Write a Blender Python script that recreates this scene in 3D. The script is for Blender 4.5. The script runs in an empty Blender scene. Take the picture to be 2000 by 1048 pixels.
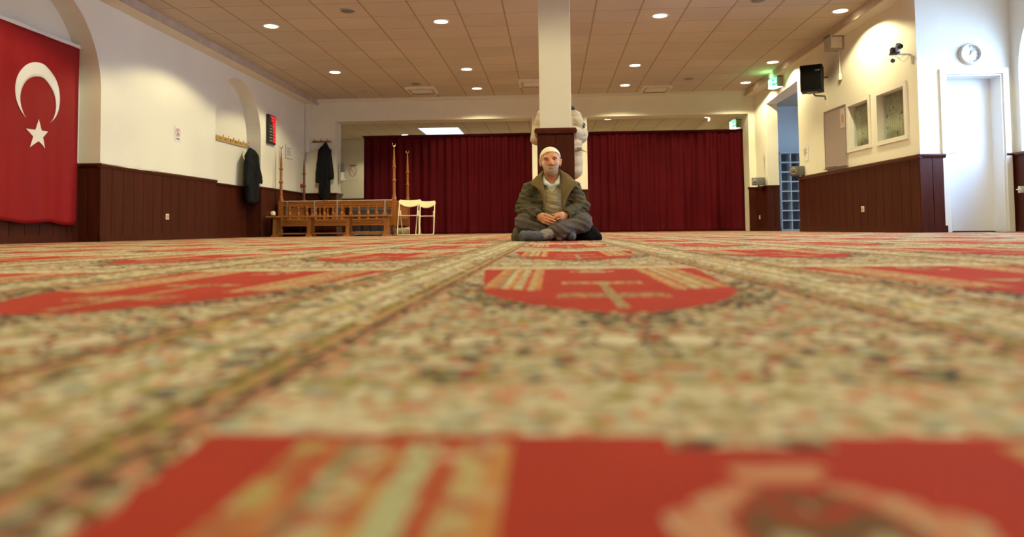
import bpy, bmesh, math, random
import numpy as np
from mathutils import Vector, Matrix
random.seed(7)
sc = bpy.context.scene
C = sc.collection
PI = math.pi

# ------------------------------------------------------------------ camera
F_PX, PPX, PPY, ROLL, CAM_H = 1422.0, 1000.0, 381.5, 0.011, 0.095
YAW, PITCH = 0.054930359, 0.046636357
cam_data = bpy.data.cameras.new('camera')
cam = bpy.data.objects.new('camera', cam_data); C.objects.link(cam)
_d = Vector((-math.sin(YAW)*math.cos(PITCH), math.cos(YAW)*math.cos(PITCH), math.sin(PITCH)))
_r0 = Vector((math.cos(YAW), math.sin(YAW), 0)); _u0 = _r0.cross(_d)
_r = _r0*math.cos(ROLL)-_u0*math.sin(ROLL); _u = _r0*math.sin(ROLL)+_u0*math.cos(ROLL)
m = Matrix((( _r.x, _u.x, -_d.x, 0), (_r.y, _u.y, -_d.y, 0), (_r.z, _u.z, -_d.z, CAM_H), (0, 0, 0, 1)))
cam.matrix_world = m
cam_data.sensor_fit = 'HORIZONTAL'; cam_data.sensor_width = 36
cam_data.lens = F_PX/2000*36
cam_data.shift_x = 0; cam_data.shift_y = -(524-PPY)/2000
cam_data.clip_start = 0.02; cam_data.clip_end = 200
cam_data.dof.use_dof = True; cam_data.dof.focus_distance = 6.4; cam_data.dof.aperture_fstop = 3.0
sc.camera = cam

# ------------------------------------------------------------------ view, world
sc.view_settings.view_transform = 'Standard'; sc.view_settings.look = 'None'
sc.view_settings.gamma = 1; sc.view_settings.use_curve_mapping = False
sc.view_settings.exposure = 0.0
sc.cycles.max_bounces = 8; sc.cycles.diffuse_bounces = 5; sc.cycles.glossy_bounces = 3
sc.cycles.sample_clamp_indirect = 6
w = bpy.data.worlds.new('sky'); sc.world = w; w.use_nodes = True
wn = w.node_tree.nodes; wl = w.node_tree.links
bg = wn['Background']
tc = wn.new('ShaderNodeTexCoord'); sx = wn.new('ShaderNodeSeparateXYZ'); cr = wn.new('ShaderNodeValToRGB')
wl.new(tc.outputs['Generated'], sx.inputs[0]); wl.new(sx.outputs['Z'], cr.inputs[0]); wl.new(cr.outputs[0], bg.inputs[0])
cr.color_ramp.elements[0].color = (.46, .68, 1.0, 1); cr.color_ramp.elements[1].color = (.30, .52, 1.0, 1)
bg.inputs[1].default_value = 24.0
DAY_PORTALS = True
SPOT_W = 185.0
WARM = (1.0, .875, .47)

# ------------------------------------------------------------------ helpers
def newobj(name, me, parent=None, loc=None, col=None):
    o = bpy.data.objects.new(name, me); C.objects.link(o)
    if parent is not None: o.parent = parent
    if loc is not None: o.location = loc
    return o
def obj(name, bm, m, parent=None, loc=None, smooth=False, mods=None):
    bmesh.ops.recalc_face_normals(bm, faces=bm.faces[:])
    me = bpy.data.meshes.new(name); bm.to_mesh(me); bm.free()
    if isinstance(m, (list, tuple)):
        for x in m: me.materials.append(x)
    elif m: me.materials.append(m)
    if smooth:
        for p in me.polygons: p.use_smooth = True
        if smooth == 'auto':
            me.set_sharp_from_angle(angle=math.radians(35))
    return newobj(name, me, parent, loc)
def tag(o, label, cat, group=None, kind=None):
    o['label'] = label; o['category'] = cat
    if group: o['group'] = group
    if kind: o['kind'] = kind
    return o
def thing(name, label, cat, loc=(0, 0, 0), rz=0, group=None):
    o = bpy.data.objects.new(name, None); C.objects.link(o); o.empty_display_size = .1
    o.location = loc; o.rotation_euler = (0, 0, rz)
    return tag(o, label, cat, group)
def struct(name, bm, m, smooth=False):
    o = obj(name, bm, m, smooth=smooth); o['kind'] = 'structure'; return o
def dup(root, loc, rz=None, label=None):
    r = root.copy(); C.objects.link(r); r.location = loc
    if rz is not None: r.rotation_euler = (0, 0, rz)
    if label: r['label'] = label
    for ch in list(root.children):
        c = ch.copy(); C.objects.link(c); c.parent = r
        for g in ch.children:
            e = g.copy(); C.objects.link(e); e.parent = c
    return r
def B(): return bmesh.new()
def hexa(bm, v):
    vs = [bm.verts.new(p) for p in v]
    for f in ((0, 1, 2, 3), (7, 6, 5, 4), (0, 4, 5, 1), (1, 5, 6, 2), (2, 6, 7, 3), (3, 7, 4, 0)):
        bm.faces.new([vs[i] for i in f])
    return vs
def box(bm, x0, x1, y0, y1, z0, z1, bev=0, mat=0):
    n0 = len(bm.faces)
    vs = hexa(bm, [(x0, y0, z0), (x1, y0, z0), (x1, y1, z0), (x0, y1, z0), (x0, y0, z1), (x1, y0, z1), (x1, y1, z1), (x0, y1, z1)])
    if bev:
        es = set(e for v in vs for e in v.link_edges)
        bmesh.ops.bevel(bm, geom=list(es), offset=bev, segments=2, affect='EDGES', profile=.6)
    if mat:
        bm.faces.ensure_lookup_table()
        for f in bm.faces[n0:]: f.material_index = mat
    return vs
def obox(bm, P, d, n, s0, s1, t0, t1, z0, z1):
    d = Vector((d[0], d[1], 0)); n = Vector((n[0], n[1], 0)); P = Vector((P[0], P[1], 0)); Z = Vector((0, 0, 1))
    q = lambda s, t, z: P+d*s+n*t+Z*z
    return hexa(bm, [q(s0, t0, z0), q(s1, t0, z0), q(s1, t1, z0), q(s0, t1, z0), q(s0, t0, z1), q(s1, t0, z1), q(s1, t1, z1), q(s0, t1, z1)])
def prism(bm, pts, z0, z1):
    a = [bm.verts.new((p[0], p[1], z0)) for p in pts]; b = [bm.verts.new((p[0], p[1], z1)) for p in pts]
    bm.faces.new(a); bm.faces.new(b)
    n = len(pts)
    for i in range(n): bm.faces.new([a[i], a[(i+1) % n], b[(i+1) % n], b[i]])
def tube(bm, pts, r, seg=10, cap=True, closed=False):
    pts = [Vector(p) for p in pts]; n = len(pts); rings = []
    rr = r if isinstance(r, (list, tuple)) else [r]*n
    up = None
    for i, p in enumerate(pts):
        if closed: t = pts[(i+1) % n]-pts[i-1]
        else: t = pts[min(i+1, n-1)]-pts[max(i-1, 0)]
        t.normalize()
        if up is None:
            up = Vector((0, 0, 1)) if abs(t.z) < .9 else Vector((1, 0, 0))
        a = t.cross(up); 
        if a.length < 1e-4: a = t.cross(Vector((1, 0, 0)))
        a.normalize(); b = a.cross(t); b.normalize(); up = b
        rings.append([bm.verts.new(p+a*math.cos(2*PI*k/seg)*rr[i]+b*math.sin(2*PI*k/seg)*rr[i]) for k in range(seg)])
    m_ = n if closed else n-1
    for i in range(m_):
        A = rings[i]; D = rings[(i+1) % n]
        for k in range(seg): bm.faces.new([A[k], A[(k+1) % seg], D[(k+1) % seg], D[k]])
    if cap and not closed:
        bm.faces.new(rings[0]); bm.faces.new(rings[-1][::-1])
def rpoly(pts, rad, n=4):
    pts = [Vector(p) for p in pts]; out = [pts[0]]
    for i in range(1, len(pts)-1):
        p = pts[i]; a = pts[i-1]-p; b = pts[i+1]-p
        q = min(rad, a.length*.45, b.length*.45)
        A = p+a.normalized()*q; D = p+b.normalized()*q
        for k in range(n+1):
            t = k/n; out.append(A*(1-t)**2+p*2*t*(1-t)+D*t*t)
    out.append(pts[-1]); return out
def lathe(bm, o, prof, seg=16, axis='z', cap=True):
    o = Vector(o); rings = []
    for r, z in prof:
        R = []
        for k in range(seg):
            a = 2*PI*k/seg; x, y = math.cos(a)*r, math.sin(a)*r
            v = (x, y, z) if axis == 'z' else ((x, z, y) if axis == 'y' else (z, x, y))
            R.append(bm.verts.new(o+Vector(v)))
        rings.append(R)
    for i in range(len(rings)-1):
        for k in range(seg): bm.faces.new([rings[i][k], rings[i][(k+1) % seg], rings[i+1][(k+1) % seg], rings[i+1][k]])
    if cap: bm.faces.new(rings[0]); bm.faces.new(rings[-1])
def ball(bm, c, r, seg=14, s=(1, 1, 1)):
    g = bmesh.ops.create_uvsphere(bm, u_segments=seg, v_segments=max(6, seg*2//3), radius=r)
    for v in g['verts']: v.co = Vector((v.co.x*s[0], v.co.y*s[1], v.co.z*s[2]))+Vector(c)
def sheet(bm, rows, thick=0):
    g = [[bm.verts.new(p) for p in row] for row in rows]
    for i in range(len(g)-1):
        for j in range(len(g[0])-1): bm.faces.new([g[i][j], g[i+1][j], g[i+1][j+1], g[i][j+1]])
def solid(o, t, off=0):
    md = o.modifiers.new('thickness', 'SOLIDIFY'); md.thickness = t; md.offset = off; return o
def poly2(bm, pts, f, mat=0):
    v = [bm.verts.new(f(*p)) for p in pts]; fc = bm.faces.new(v); fc.material_index = mat; return fc

# ------------------------------------------------------------------ node materials
class V:
    """a tiny expression wrapper round shader sockets"""
    T = None
    def __init__(s, x): s.x = x
    @staticmethod
    def m(op, *a, clamp=False):
        n = V.T.nodes.new('ShaderNodeMath'); n.operation = op; n.use_clamp = clamp
        for i, q in enumerate(a):
            if isinstance(q, V): V.T.links.new(q.x, n.inputs[i])
            else: n.inputs[i].default_value = q
        return V(n.outputs[0])
    def __add__(s, o): return V.m('ADD', s, o)
    __radd__ = __add__
    def __sub__(s, o): return V.m('SUBTRACT', s, o)
    def __rsub__(s, o): return V.m('SUBTRACT', o, s)
    def __mul__(s, o): return V.m('MULTIPLY', s, o)
    __rmul__ = __mul__
    def __truediv__(s, o): return V.m('DIVIDE', s, o)
    def lt(s, o): return V.m('LESS_THAN', s, o)
    def gt(s, o): return V.m('GREATER_THAN', s, o)
    def abs(s): return V.m('ABSOLUTE', s)
    def floor(s): return V.m('FLOOR', s)
    def fract(s): return V.m('FRACT', s)
    def sqrt(s): return V.m('SQRT', s)
    def max(s, o): return V.m('MAXIMUM', s, o)
    def min(s, o): return V.m('MINIMUM', s, o)
    def band(s, a, b): return s.gt(a)*s.lt(b)
def mixc(f, a, b):
    n = V.T.nodes.new('ShaderNodeMix'); n.data_type = 'RGBA'
    for i, q in ((0, f), (6, a), (7, b)):
        if isinstance(q, V): V.T.links.new(q.x, n.inputs[i])
        elif i == 0: n.inputs[0].default_value = q
        else: n.inputs[i].default_value = (*q, 1)
    return V(n.outputs[2])
def comb(x, y, z=0.0):
    n = V.T.nodes.new('ShaderNodeCombineXYZ')
    for i, q in enumerate((x, y, z)):
        if isinstance(q, V): V.T.links.new(q.x, n.inputs[i])
        else: n.inputs[i].default_value = q
    return V(n.outputs[0])
def noise(vec, scale, detail=2, rough=.5, out='Fac'):
    n = V.T.nodes.new('ShaderNodeTexNoise'); n.inputs['Scale'].default_value = scale
    n.inputs['Detail'].default_value = detail; n.inputs['Roughness'].default_value = rough
    if vec is not None: V.T.links.new(vec.x, n.inputs['Vector'])
    return V(n.outputs[out])
def voro(vec, scale, out='Color', feat='F1'):
    n = V.T.nodes.new('ShaderNodeTexVoronoi'); n.inputs['Scale'].default_value = scale; n.feature = feat
    V.T.links.new(vec.x, n.inputs['Vector']); return V(n.outputs[out])
def ramp(f, stops, mode='LINEAR'):
    n = V.T.nodes.new('ShaderNodeValToRGB'); n.color_ramp.interpolation = mode
    e = n.color_ramp.elements
    while len(e) < len(stops): e.new(.5)
    for i, (p, c) in enumerate(stops):
        e[i].position = p; e[i].color = (*c, 1) if len(c) == 3 else c
    V.T.links.new(f.x, n.inputs[0]); return V(n.outputs[0])
def coords(kind='Object'):
    n = V.T.nodes.new('ShaderNodeTexCoord'); return V(n.outputs[kind])
def worldpos():
    n = V.T.nodes.new('ShaderNodeNewGeometry'); return V(n.outputs['Position'])
def sep(v):
    n = V.T.nodes.new('ShaderNodeSeparateXYZ'); V.T.links.new(v.x, n.inputs[0]); return [V(o) for o in n.outputs]
def start(name):
    m = bpy.data.materials.new(name); m.use_nodes = True; V.T = m.node_tree
    return m, m.node_tree.nodes['Principled BSDF']
def setc(b, c, key='Base Color'):
    if isinstance(c, V): V.T.links.new(c.x, b.inputs[key])
    else: b.inputs[key].default_value = (*c, 1) if isinstance(c, (tuple, list)) else c
def bump(b, h, strength, dist=.01):
    n = V.T.nodes.new('ShaderNodeBump'); n.inputs['Strength'].default_value = strength; n.inputs['Distance'].default_value = dist
    V.T.links.new(h.x, n.inputs['Height']); V.T.links.new(n.outputs[0], b.inputs['Normal'])
def mat(name, col, rough=.6, var=.12, scale=8, metal=0, bmp=0, bscale=120, emit=0, ecol=None, coat=0, sheen=0, spec=.5):
    m, b = start(name)
    p = coords('Object')
    if var:
        f = noise(p, scale, 3)
        setc(b, ramp(f, [(.3, tuple(c*(1-var) for c in col)), (.7, tuple(min(1, c*(1+var)) for c in col))]))
    else: setc(b, col)
    b.inputs['Roughness'].default_value = rough; b.inputs['Metallic'].default_value = metal
    b.inputs['Specular IOR Level'].default_value = spec
    if coat: b.inputs['Coat Weight'].default_value = coat
    if sheen: b.inputs['Sheen Weight'].default_value = sheen; b.inputs['Sheen Roughness'].default_value = .6
    if bmp: bump(b, noise(p, bscale, 3), bmp, .004)
    if emit:
        setc(b, ecol or col, 'Emission Color'); b.inputs['Emission Strength'].default_value = emit
    return m
def wood(name, dark, light, rough=.35, axis=2, scale=1.0, coat=.15):
    m, b = start(name)
    x, y, z = sep(coords('Object'))
    k = [18.0*scale]*3; k[axis] = 1.2*scale
    v = comb(x*k[0], y*k[1], z*k[2])
    f = noise(v, 1.0, 4, .6); g = noise(v, 5.0, 2)
    setc(b, ramp(f*.75+g*.25, [(.3, dark), (.7, light)]))
    b.inputs['Roughness'].default_value = rough; b.inputs['Coat Weight'].default_value = coat
    b.inputs['Coat Roughness'].default_value = .25; b.inputs['Specular IOR Level'].default_value = .18
    bump(b, f, .08, .003)
    return m

M = {}
M['wall'] = mat('painted plaster', (.80, .785, .69), .75, .025, 1.5, bmp=.10, bscale=60)
M['white'] = mat('white paint', (.80, .79, .75), .45, .02, 3)
M['wood'] = wood('mahogany panelling', (.042, .0088, .0042), (.080, .0165, .0078), .42, 2, 1.0, .0)
M['woodcap'] = wood('mahogany moulding', (.055, .011, .006), (.10, .020, .010), .30, 1, 1.0, .2)
M['oak'] = wood('golden turned wood', (.22, .070, .013), (.38, .140, .032), .35, 2, 1.3, .25)
M['oakx'] = wood('golden plank wood', (.26, .088, .017), (.43, .165, .038), .35, 0, 1.3, .25)
M['walnut'] = wood('dark brown turned wood', (.11, .038, .014), (.20, .07, .025), .35, 2, 1.3, .25)
M['brass'] = mat('brass', (.80, .56, .18), .25, .05, 20, metal=1)
M['steel'] = mat('brushed metal', (.62, .63, .65), .35, .05, 20, metal=1)
M['black'] = mat('black plastic', (.012, .012, .013), .45, .1, 20)
M['grey'] = mat('grey plastic', (.13, .135, .14), .5, .08, 20)
M['ltgrey'] = mat('light grey plastic', (.42, .42, .40), .5, .05, 20)
M['ivory'] = mat('ivory plastic', (.80, .74, .56), .4, .03, 20)
M['paper'] = mat('white paper', (.78, .77, .76), .8, .03, 30)
M['ink'] = mat('dark ink', (.06, .05, .05), .8, .1, 30)
M['redink'] = mat('red ink', (.60, .09, .06), .8, .05, 30)

def m_ceiling():
    m, b = start('mineral fibre ceiling tile')
    x, y, z = sep(worldpos())
    fx = (x/.625+.5).fract(); fy = (y/.625+.532).fract()
    gx = (fx-.5).abs().lt(.019); gy = (fy-.5).abs().lt(.008)
    n = noise(worldpos(), 90, 3, .6); n2 = noise(worldpos(), 1.1, 3)
    # each tile a touch different in age
    cell = V.T.nodes.new('ShaderNodeTexWhiteNoise'); cell.noise_dimensions = '2D'
    V.T.links.new(comb((x/.625).floor(), (y/.625+.032).floor()).x, cell.inputs['Vector'])
    tone = V(cell.outputs[0])*.08+n*.10+n2*.22
    base = ramp(tone, [(.08, (.50, .44, .37)), (.36, (.67, .595, .505))])
    c = mixc(gx, base, (.36, .29, .20)); c = mixc(gy, c, (.27, .22, .16))  # grid bars; slight shadow of the tile lines is painted into these tones
    setc(b, c); b.inputs['Roughness'].default_value = .9; b.inputs['Specular IOR Level'].default_value = .2
    bump(b, n, .25, .003)
    return m
M['ceil'] = m_ceiling()

def m_carpet():
    m, b = start('woven prayer carpet')
    pos = worldpos(); x, y, z = sep(pos)
    wob = noise(pos, 38, 2)-.5
    W, P = .72, 1.40
    cx = (x-.085)/W
    fx = ((cx+.5).fract()-.5)*W
    ax = fx.abs()
    cy = (y-.341)/P
    d = (1.0-cy.fract())*P            # distance in front of each niche's straight edge
    row = cy.floor(); colu = (cx+.5).floor()
    axn = ax+wob*.018; dn = d+wob*.02
    # niche outline: straight sides closing slowly, then a pointed arch
    side = V.m('SUBTRACT', .247, dn*.085)
    t = ((dn-.60)/.305).max(0.0).min(1.0)
    arch = (1.0-t*t).max(0.0).sqrt()*.8+(1.0-t)*.2
    half = side*arch
    niche = axn.lt(half)*d.lt(.905)
    notch = d.lt(.018)*ax.lt(.035)
    niche = niche*(1.0-notch)
    # woven floral field, mirrored about each column's centre line
    mv = comb(ax, d, row*3.7+colu*1.3)
    warp = noise(mv, 22, 2, .5, 'Color')
    wv = V.T.nodes.new('ShaderNodeVectorMath'); wv.operation = 'MULTIPLY_ADD'
    V.T.links.new(warp.x, wv.inputs[0]); wv.inputs[1].default_value = (.03, .03, .03); V.T.links.new(mv.x, wv.inputs[2])
    q = V(wv.outputs[0])
    rc = sep(V(voro(q, 105).x)); r1 = rc[0]; r2 = rc[1]
    dist = voro(q, 105, 'Distance')
    vb = sep(voro(q, 42)); db = voro(q, 42, 'Distance')
    cream = (.44, .395, .295); cream2 = (.34, .29, .20); navy = (.018, .020, .034); red = (.33, .035, .020); pink = (.44, .20, .13)
    olive = (.235, .195, .060); teal = (.125, .165, .150); brown = (.12, .055, .028); sky = (.26, .31, .29); white = (.55, .51, .41)
    field = ramp(r1, [(0, cream), (.22, pink), (.30, cream2), (.44, olive), (.53, cream), (.62, red), (.69, navy), (.81, sky), (.85, brown), (.92, cream2)], 'CONSTANT')
    big = ramp(vb[0], [(0, navy), (.14, cream), (.34, pink), (.46, teal), (.56, cream2), (.68, red), (.79, olive), (.90, white)], 'CONSTANT')
    field = mixc(db.lt(.32)*.9, field, big)
    # darker ground hugging the arch shoulders
    dark = ramp(r1, [(0, navy), (.30, cream), (.42, olive), (.54, brown), (.66, cream2), (.76, red), (.84, navy)], 'CONSTANT')
    near = (axn-half).lt(.060)*d.band(.45, 1.02)
    c = mixc(near*(1.0-niche), field, dark)
    # pale cross borders at the foot of the niche
    pale = ramp(r1, [(0, cream), (.38, cream2), (.52, pink), (.62, white), (.76, sky), (.84, olive), (.92, pink)], 'CONSTANT')
    pale = mixc(db.lt(.34)*.85, pale, ramp(vb[1], [(0, white), (.36, cream), (.52, pink), (.64, sky), (.74, white), (.90, teal)], 'CONSTANT'))
    c = mixc(d.band(1.29, 1.40), c, pale)
    c = mixc(d.band(1.275, 1.29)*r2.lt(.6), c, olive)
    bx = ((ax/.062).fract()-.5)*.062; by = d-1.11+wob*.03
    blob = (bx*bx+by*by*.35).sqrt()
    c = mixc(blob.lt(.019)*vb[1].lt(.75)*.8, c, white)
    c = mixc(blob.band(.019, .024)*r2.lt(.7), c, brown)
    c = mixc(d.band(1.03, 1.04)*r2.lt(.6), c, brown)
    c = mixc(d.band(1.18, 1.19)*r2.lt(.6), c, olive)
    # stripes and pale band between the columns
    axb = ax+wob*.004
    c = mixc(axb.band(.252, .264), c, mixc(r1.lt(.6), pink, brown))
    c = mixc(axb.band(.264, .270)*r1.lt(.8), c, navy)
    c = mixc(axb.band(.270, .284), c, mixc(r2.lt(.5), olive, pink))
    c = mixc(axb.band(.284, .293), c, mixc(r2.lt(.35), brown, olive))
    c = mixc(axb.gt(.293), c, pale)
    v3 = sep(voro(q, 21)); d3 = voro(q, 21, 'Distance')
    fw_ = ramp(v3[0], [(0, navy), (.34, (.42, .34, .08)), (.44, white), (.62, teal), (.74, navy), (.88, red)], 'CONSTANT')
    c = mixc(axb.gt(.275)*d3.lt(.33)*.85, c, fw_)
    c = mixc(axb.band(.293, .299)*r1.lt(.7), c, olive)
    c = mixc(axb.band(.299, .325)*r2.gt(.72), c, brown)
    c = mixc(axb.gt(.352), c, mixc(r1.lt(.55), cream2, olive))
    # red field with its pillars and the hanging lamp
    redf = ramp(noise(pos, 9, 2), [(.3, (.29, .010, .0075)), (.7, (.345, .0145, .0105))])
    st = ((ax-.104)/.096+wob*.05)
    pil = ramp(st, [(0, (.42, .19, .07)), (.10, (.40, .32, .17)), (.22, (.36, .07, .03)), (.32, (.36, .37, .24)), (.46, (.40, .20, .08)), (.56, (.42, .38, .24)), (.68, (.20, .20, .12)), (.76, (.40, .15, .06)), (.86, (.36, .27, .11))], 'CONSTANT')
    pil = mixc(db.lt(.26)*.6, pil, big); pil = mixc(r1.gt(.66)*.7, pil, redf)
    inp = ax.band(.104, .200)*d.lt(.58-(ax-.15)*.5+wob*.10)*d.gt(.012)
    inner = mixc(inp, redf, pil)
    arm = (d.band(.425, .475)*ax.lt(.070)*(r1.lt(.7)))+(d.band(.66, .72)*ax.lt(.080)*(r2.lt(.7)))
    stem = ax.lt(.0075)*d.band(.42, .86)
    inner = mixc((arm+stem).min(1.0), inner, mixc(r1.lt(.5), (.20, .12, .06), (.36, .28, .15)))
    md = d-.100
    med = (((ax/.050)*(ax/.050)+(md/.060)*(md/.060)).sqrt()+wob*.35)
    inner = mixc(med.lt(1.0), inner, mixc(med.lt(.58), mixc(db.lt(.58), redf, mixc(r2.lt(.75), cream, pink)), mixc(db.lt(.40), mixc(r1.lt(.5), redf, brown), cream2)))
    c = mixc(niche, c, inner)
    g = noise(pos, 900, 2)
    c = mixc(.10, c, mixc(g.gt(.5), (.05, .035, .02), (.5, .42, .28)))
    setc(b, c); b.inputs['Roughness'].default_value = .95; b.inputs['Specular IOR Level'].default_value = .1
    bump(b, g, .4, .002)
    return m
M['carpet'] = m_carpet()
# ------------------------------------------------------------------ the room
CEIL = 3.10
bm = B(); box(bm, -8.5, 9.0, -5.0, 24.0, -.10, 0); struct('floor', bm, M['carpet'])
bm = B(); box(bm, -5.33, 4.30, -4.2, 23.45, CEIL, CEIL+.15); box(bm, -7.2, -5.33, 16.75, 23.45, CEIL, CEIL+.15); struct('ceiling', bm, M['ceil'])
bm = B()  # the lower plaster strips along both sides of the tiled field
box(bm, -6.0, -5.33, -4.2, 16.3, 3.0, 3.25); struct('trim_1', bm, M['wall'])
bm = B(); box(bm, 4.30, 6.2, -4.2, 9.3, 3.0, 3.25); box(bm, 4.30, 5.0, 9.3, 16.3, 3.0, 3.25); struct('trim_2', bm, M['wall'])
bm = B(); box(bm, 4.275, 4.30, -4.2, 16.3, 2.985, 3.10); box(bm, -5.33, -5.305, -4.2, 16.3, 2.985, 3.10); struct('trim_3', bm, mat('beige ceiling edge strip', (.50, .42, .35), .6))

def arch_wall(bm, x0, x1, y0, y1, arches, ztop=3.05):
    """wall slab between x0 and x1 running along y, with round-headed openings (centre, radius, spring, sill)"""
    y = y0
    for c, R, s, sill in sorted(arches):
        box(bm, x0, x1, y, c-R, 0, ztop)
        if sill > 0: box(bm, x0, x1, c-R, c+R, 0, sill)
        n = 40
        P = [(c-R*math.cos(PI*k/n), s+R*math.sin(PI*k/n)) for k in range(n+1)]
        for k in range(n):
            (ya, za), (yb, zb) = P[k], P[k+1]
            hexa(bm, [(x0, ya, za), (x1, ya, za), (x1, yb, zb), (x0, yb, zb), (x0, ya, ztop), (x1, ya, ztop), (x1, yb, ztop), (x0, yb, ztop)])
        y = c+R
    box(bm, x0, x1, y, y1, 0, ztop)
bm = B()
box(bm, -6.05, -5.88, -4.2, 16.8, 0, 3.05)
arch_wall(bm, -5.88, -5.60, -4.2, 16.3, [(7.555, 1.165, 1.86, 0), (12.75, .95, 1.91, 0)])
struct('wall_left', bm, M['wall'])
# back wall with its wide opening, pilaster and beam
bm = B()
box(bm, -5.7, -4.92, 16.3, 16.75, 0, 3.2)
box(bm, -.43, .80, 16.27, 16.75, 0, 3.09)
box(bm, 4.36, 4.95, 16.3, 16.75, 0, 3.2)
box(bm, -4.92, 4.36, 16.3, 16.75, 2.60, 3.2)
struct('wall_back', bm, M['wall'])
bm = B(); box(bm, -5.6, 4.5, 16.17, 16.3, 3.035, 3.10); struct('trim_4', bm, M['wall'])
# right wall: frame running from the corner to the lobby opening
RP = Vector((4.57, 9.27, 0)); RQ = Vector((4.41, 13.19, 0)); RL = (RQ-RP).length
rd = (RQ-RP).normalized(); rn = Vector((rd.y, -rd.x, 0))      # rn points out of the hall
RA = math.atan2(-rd.x, rd.y)
def rw(s, t, z): return RP+rd*s+rn*t+Vector((0, 0, z))
bm = B()
ss = [0, .30, 1.03, 1.27, 1.93, RL]
o = lambda s0, s1, z0, z1: obox(bm, RP, rd, rn, s0, s1, 0, .30, z0, z1)
WZ0, WZ1 = 1.24, 1.90
o(0, ss[1], 0, 3.05); o(ss[2], ss[3], 0, 3.05); o(ss[4], RL, 0, 3.05)
for a, b_ in ((1, 2), (3, 4)):
    o(ss[a], ss[b_], 0, WZ0); o(ss[a], ss[b_], WZ1, 3.05)
prism(bm, [(4.41, 13.19), (4.57, 15.65), (4.80, 15.65), (4.76, 13.19)], 2.70, 3.05)
prism(bm, [(4.57, 15.65), (4.50, 16.3), (4.90, 16.3), (4.80, 15.65)], 0, 3.05)
struct('wall_right', bm, M['wall'])
# door wall and the daylit side wall with arched windows
bm = B()
box(bm, 4.60, 4.90, 9.30, 9.62, 0, 3.05); box(bm, 5.60, 6.1, 9.30, 9.62, 0, 3.05); box(bm, 4.90, 5.60, 9.30, 9.62, 1.965, 3.05)
struct('wall_door', bm, M['wall'])
ARC = [(8.14, 1.02, 1.95, .96), (5.1, 1.02, 1.95, .96)]
bm = B(); arch_wall(bm, 5.72, 6.08, -4.2, 9.30, ARC); struct('wall_side', bm, M['wall'])
bm = B()
box(bm, -6.05, 6.1, -4.4, -4.2, 0, 3.2)
struct('wall_front', bm, M['wall'])
# the room behind the curtains and the lobby
bm = B(); box(bm, -7.3, 5.3, 23.35, 23.6, 0, 3.2); struct('wall_far', bm, M['wall'])
bm = B(); box(bm, -7.3, -7.1, 16.75, 23.4, 0, 3.2); box(bm, -7.3, -5.88, 16.6, 16.75, 0, 3.2); struct('wall_far_left', bm, M['wall'])
bm = B(); box(bm, 4.85, 4.98, 16.75, 23.4, 0, 3.2); struct('wall_far_right', bm, M['wall'])
bm = B(); prism(bm, [(4.30, 16.75), (5.0, 16.75), (5.0, 23.35), (4.30, 23.35)], 3.0, 3.15); box(bm, 1.9, 5.0, 22.9, 23.35, 3.0, 3.15); struct('trim_5', bm, M['wall'])
bm = B(); box(bm, 4.9, 9.1, 17.75, 17.95, 0, 3.1); struct('wall_lobby_back', bm, mat('pale blue lobby plaster', (.64, .71, .76), .75, .03, 2))
bm = B(); box(bm, 8.9, 9.1, 9.3, 17.8, 0, 1.0); box(bm, 8.9, 9.1, 9.3, 17.8, 2.3, 3.1); box(bm, 8.9, 9.1, 9.3, 15.0, 1.0, 2.3); box(bm, 8.9, 9.1, 17.4, 17.8, 1.0, 2.3); struct('wall_lobby_side', bm, M['wall'])
bm = B(); box(bm, 4.72, 9.1, 13.0, 17.9, 2.98, 3.1); struct('wall_lobby_ceiling', bm, mat('tan lobby ceiling', (.46, .37, .26), .8, .04, 3))
bm = B(); box(bm, 4.95, 9.1, 12.9, 13.1, 0, 3.1); struct('wall_lobby_front', bm, M['wall'])
# little room behind the two wall windows
bm = B(); box(bm, 5.55, 5.65, 9.62, 12.9, 0, 3.1); box(bm, 4.7, 5.6, 9.62, 12.9, 3.0, 3.1); struct('wall_booth', bm, M['wall'])
bm = B(); box(bm, -14, 22, -14, 30, -.3, -.12); struct('ground', bm, mat('grey ground light stop', (.35, .34, .33), .9, .1, 1))  # unseen plane, added to keep sky light from below off the ceiling

# ---- wainscot
def wains(name, P, Q, top=.97, w_=.235, ends=(0, 0), off=0, capmat=None):
    """boards from P to Q; the hall lies to the left of P->Q"""
    P = Vector((*P, 0)); Q = Vector((*Q, 0)); d = (Q-P); L = d.length; d.normalize(); n = Vector((-d.y, d.x, 0))
    bm = B(); a0, a1 = -ends[0], L+ends[1]
    obox(bm, P, d, n, a0, a1, .001, .012, 0, top-.03)
    k = max(1, round((a1-a0)/w_)); s = (a1-a0)/k
    for i in range(k):
        v = obox(bm, P, d, n, a0+i*s+.004, a0+(i+1)*s-.004, .010, .024, .085, top-.04)
    obox(bm, P, d, n, a0, a1, .001, .034, 0, .085)
    o = struct(name, bm, M['wood'])
    bm = B(); n_ = 6
    prof = [(.001, top-.05), (.030, top-.05), (.036, top-.040), (.046, top-.030), (.052, top-.014), (.046, top), (.001, top)]
    A = [bm.verts.new(P+d*(a0-(.02 if ends[0] else 0))+n*t+Vector((0, 0, z))) for t, z in prof]
    D = [bm.verts.new(P+d*(a1+(.02 if ends[1] else 0))+n*t+Vector((0, 0, z))) for t, z in prof]
    bm.faces.new(A); bm.faces.new(D)
    for i in range(len(prof)): j = (i+1) % len(prof); bm.faces.new([A[i], A[j], D[j], D[i]])
    c = obj('cap_rail', bm, M['woodcap'], parent=o); c['kind'] = 'structure'
    return o
e = .026
wains('trim_6', (-5.6, 11.80), (-5.6, 8.72), ends=(0, e))
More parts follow.
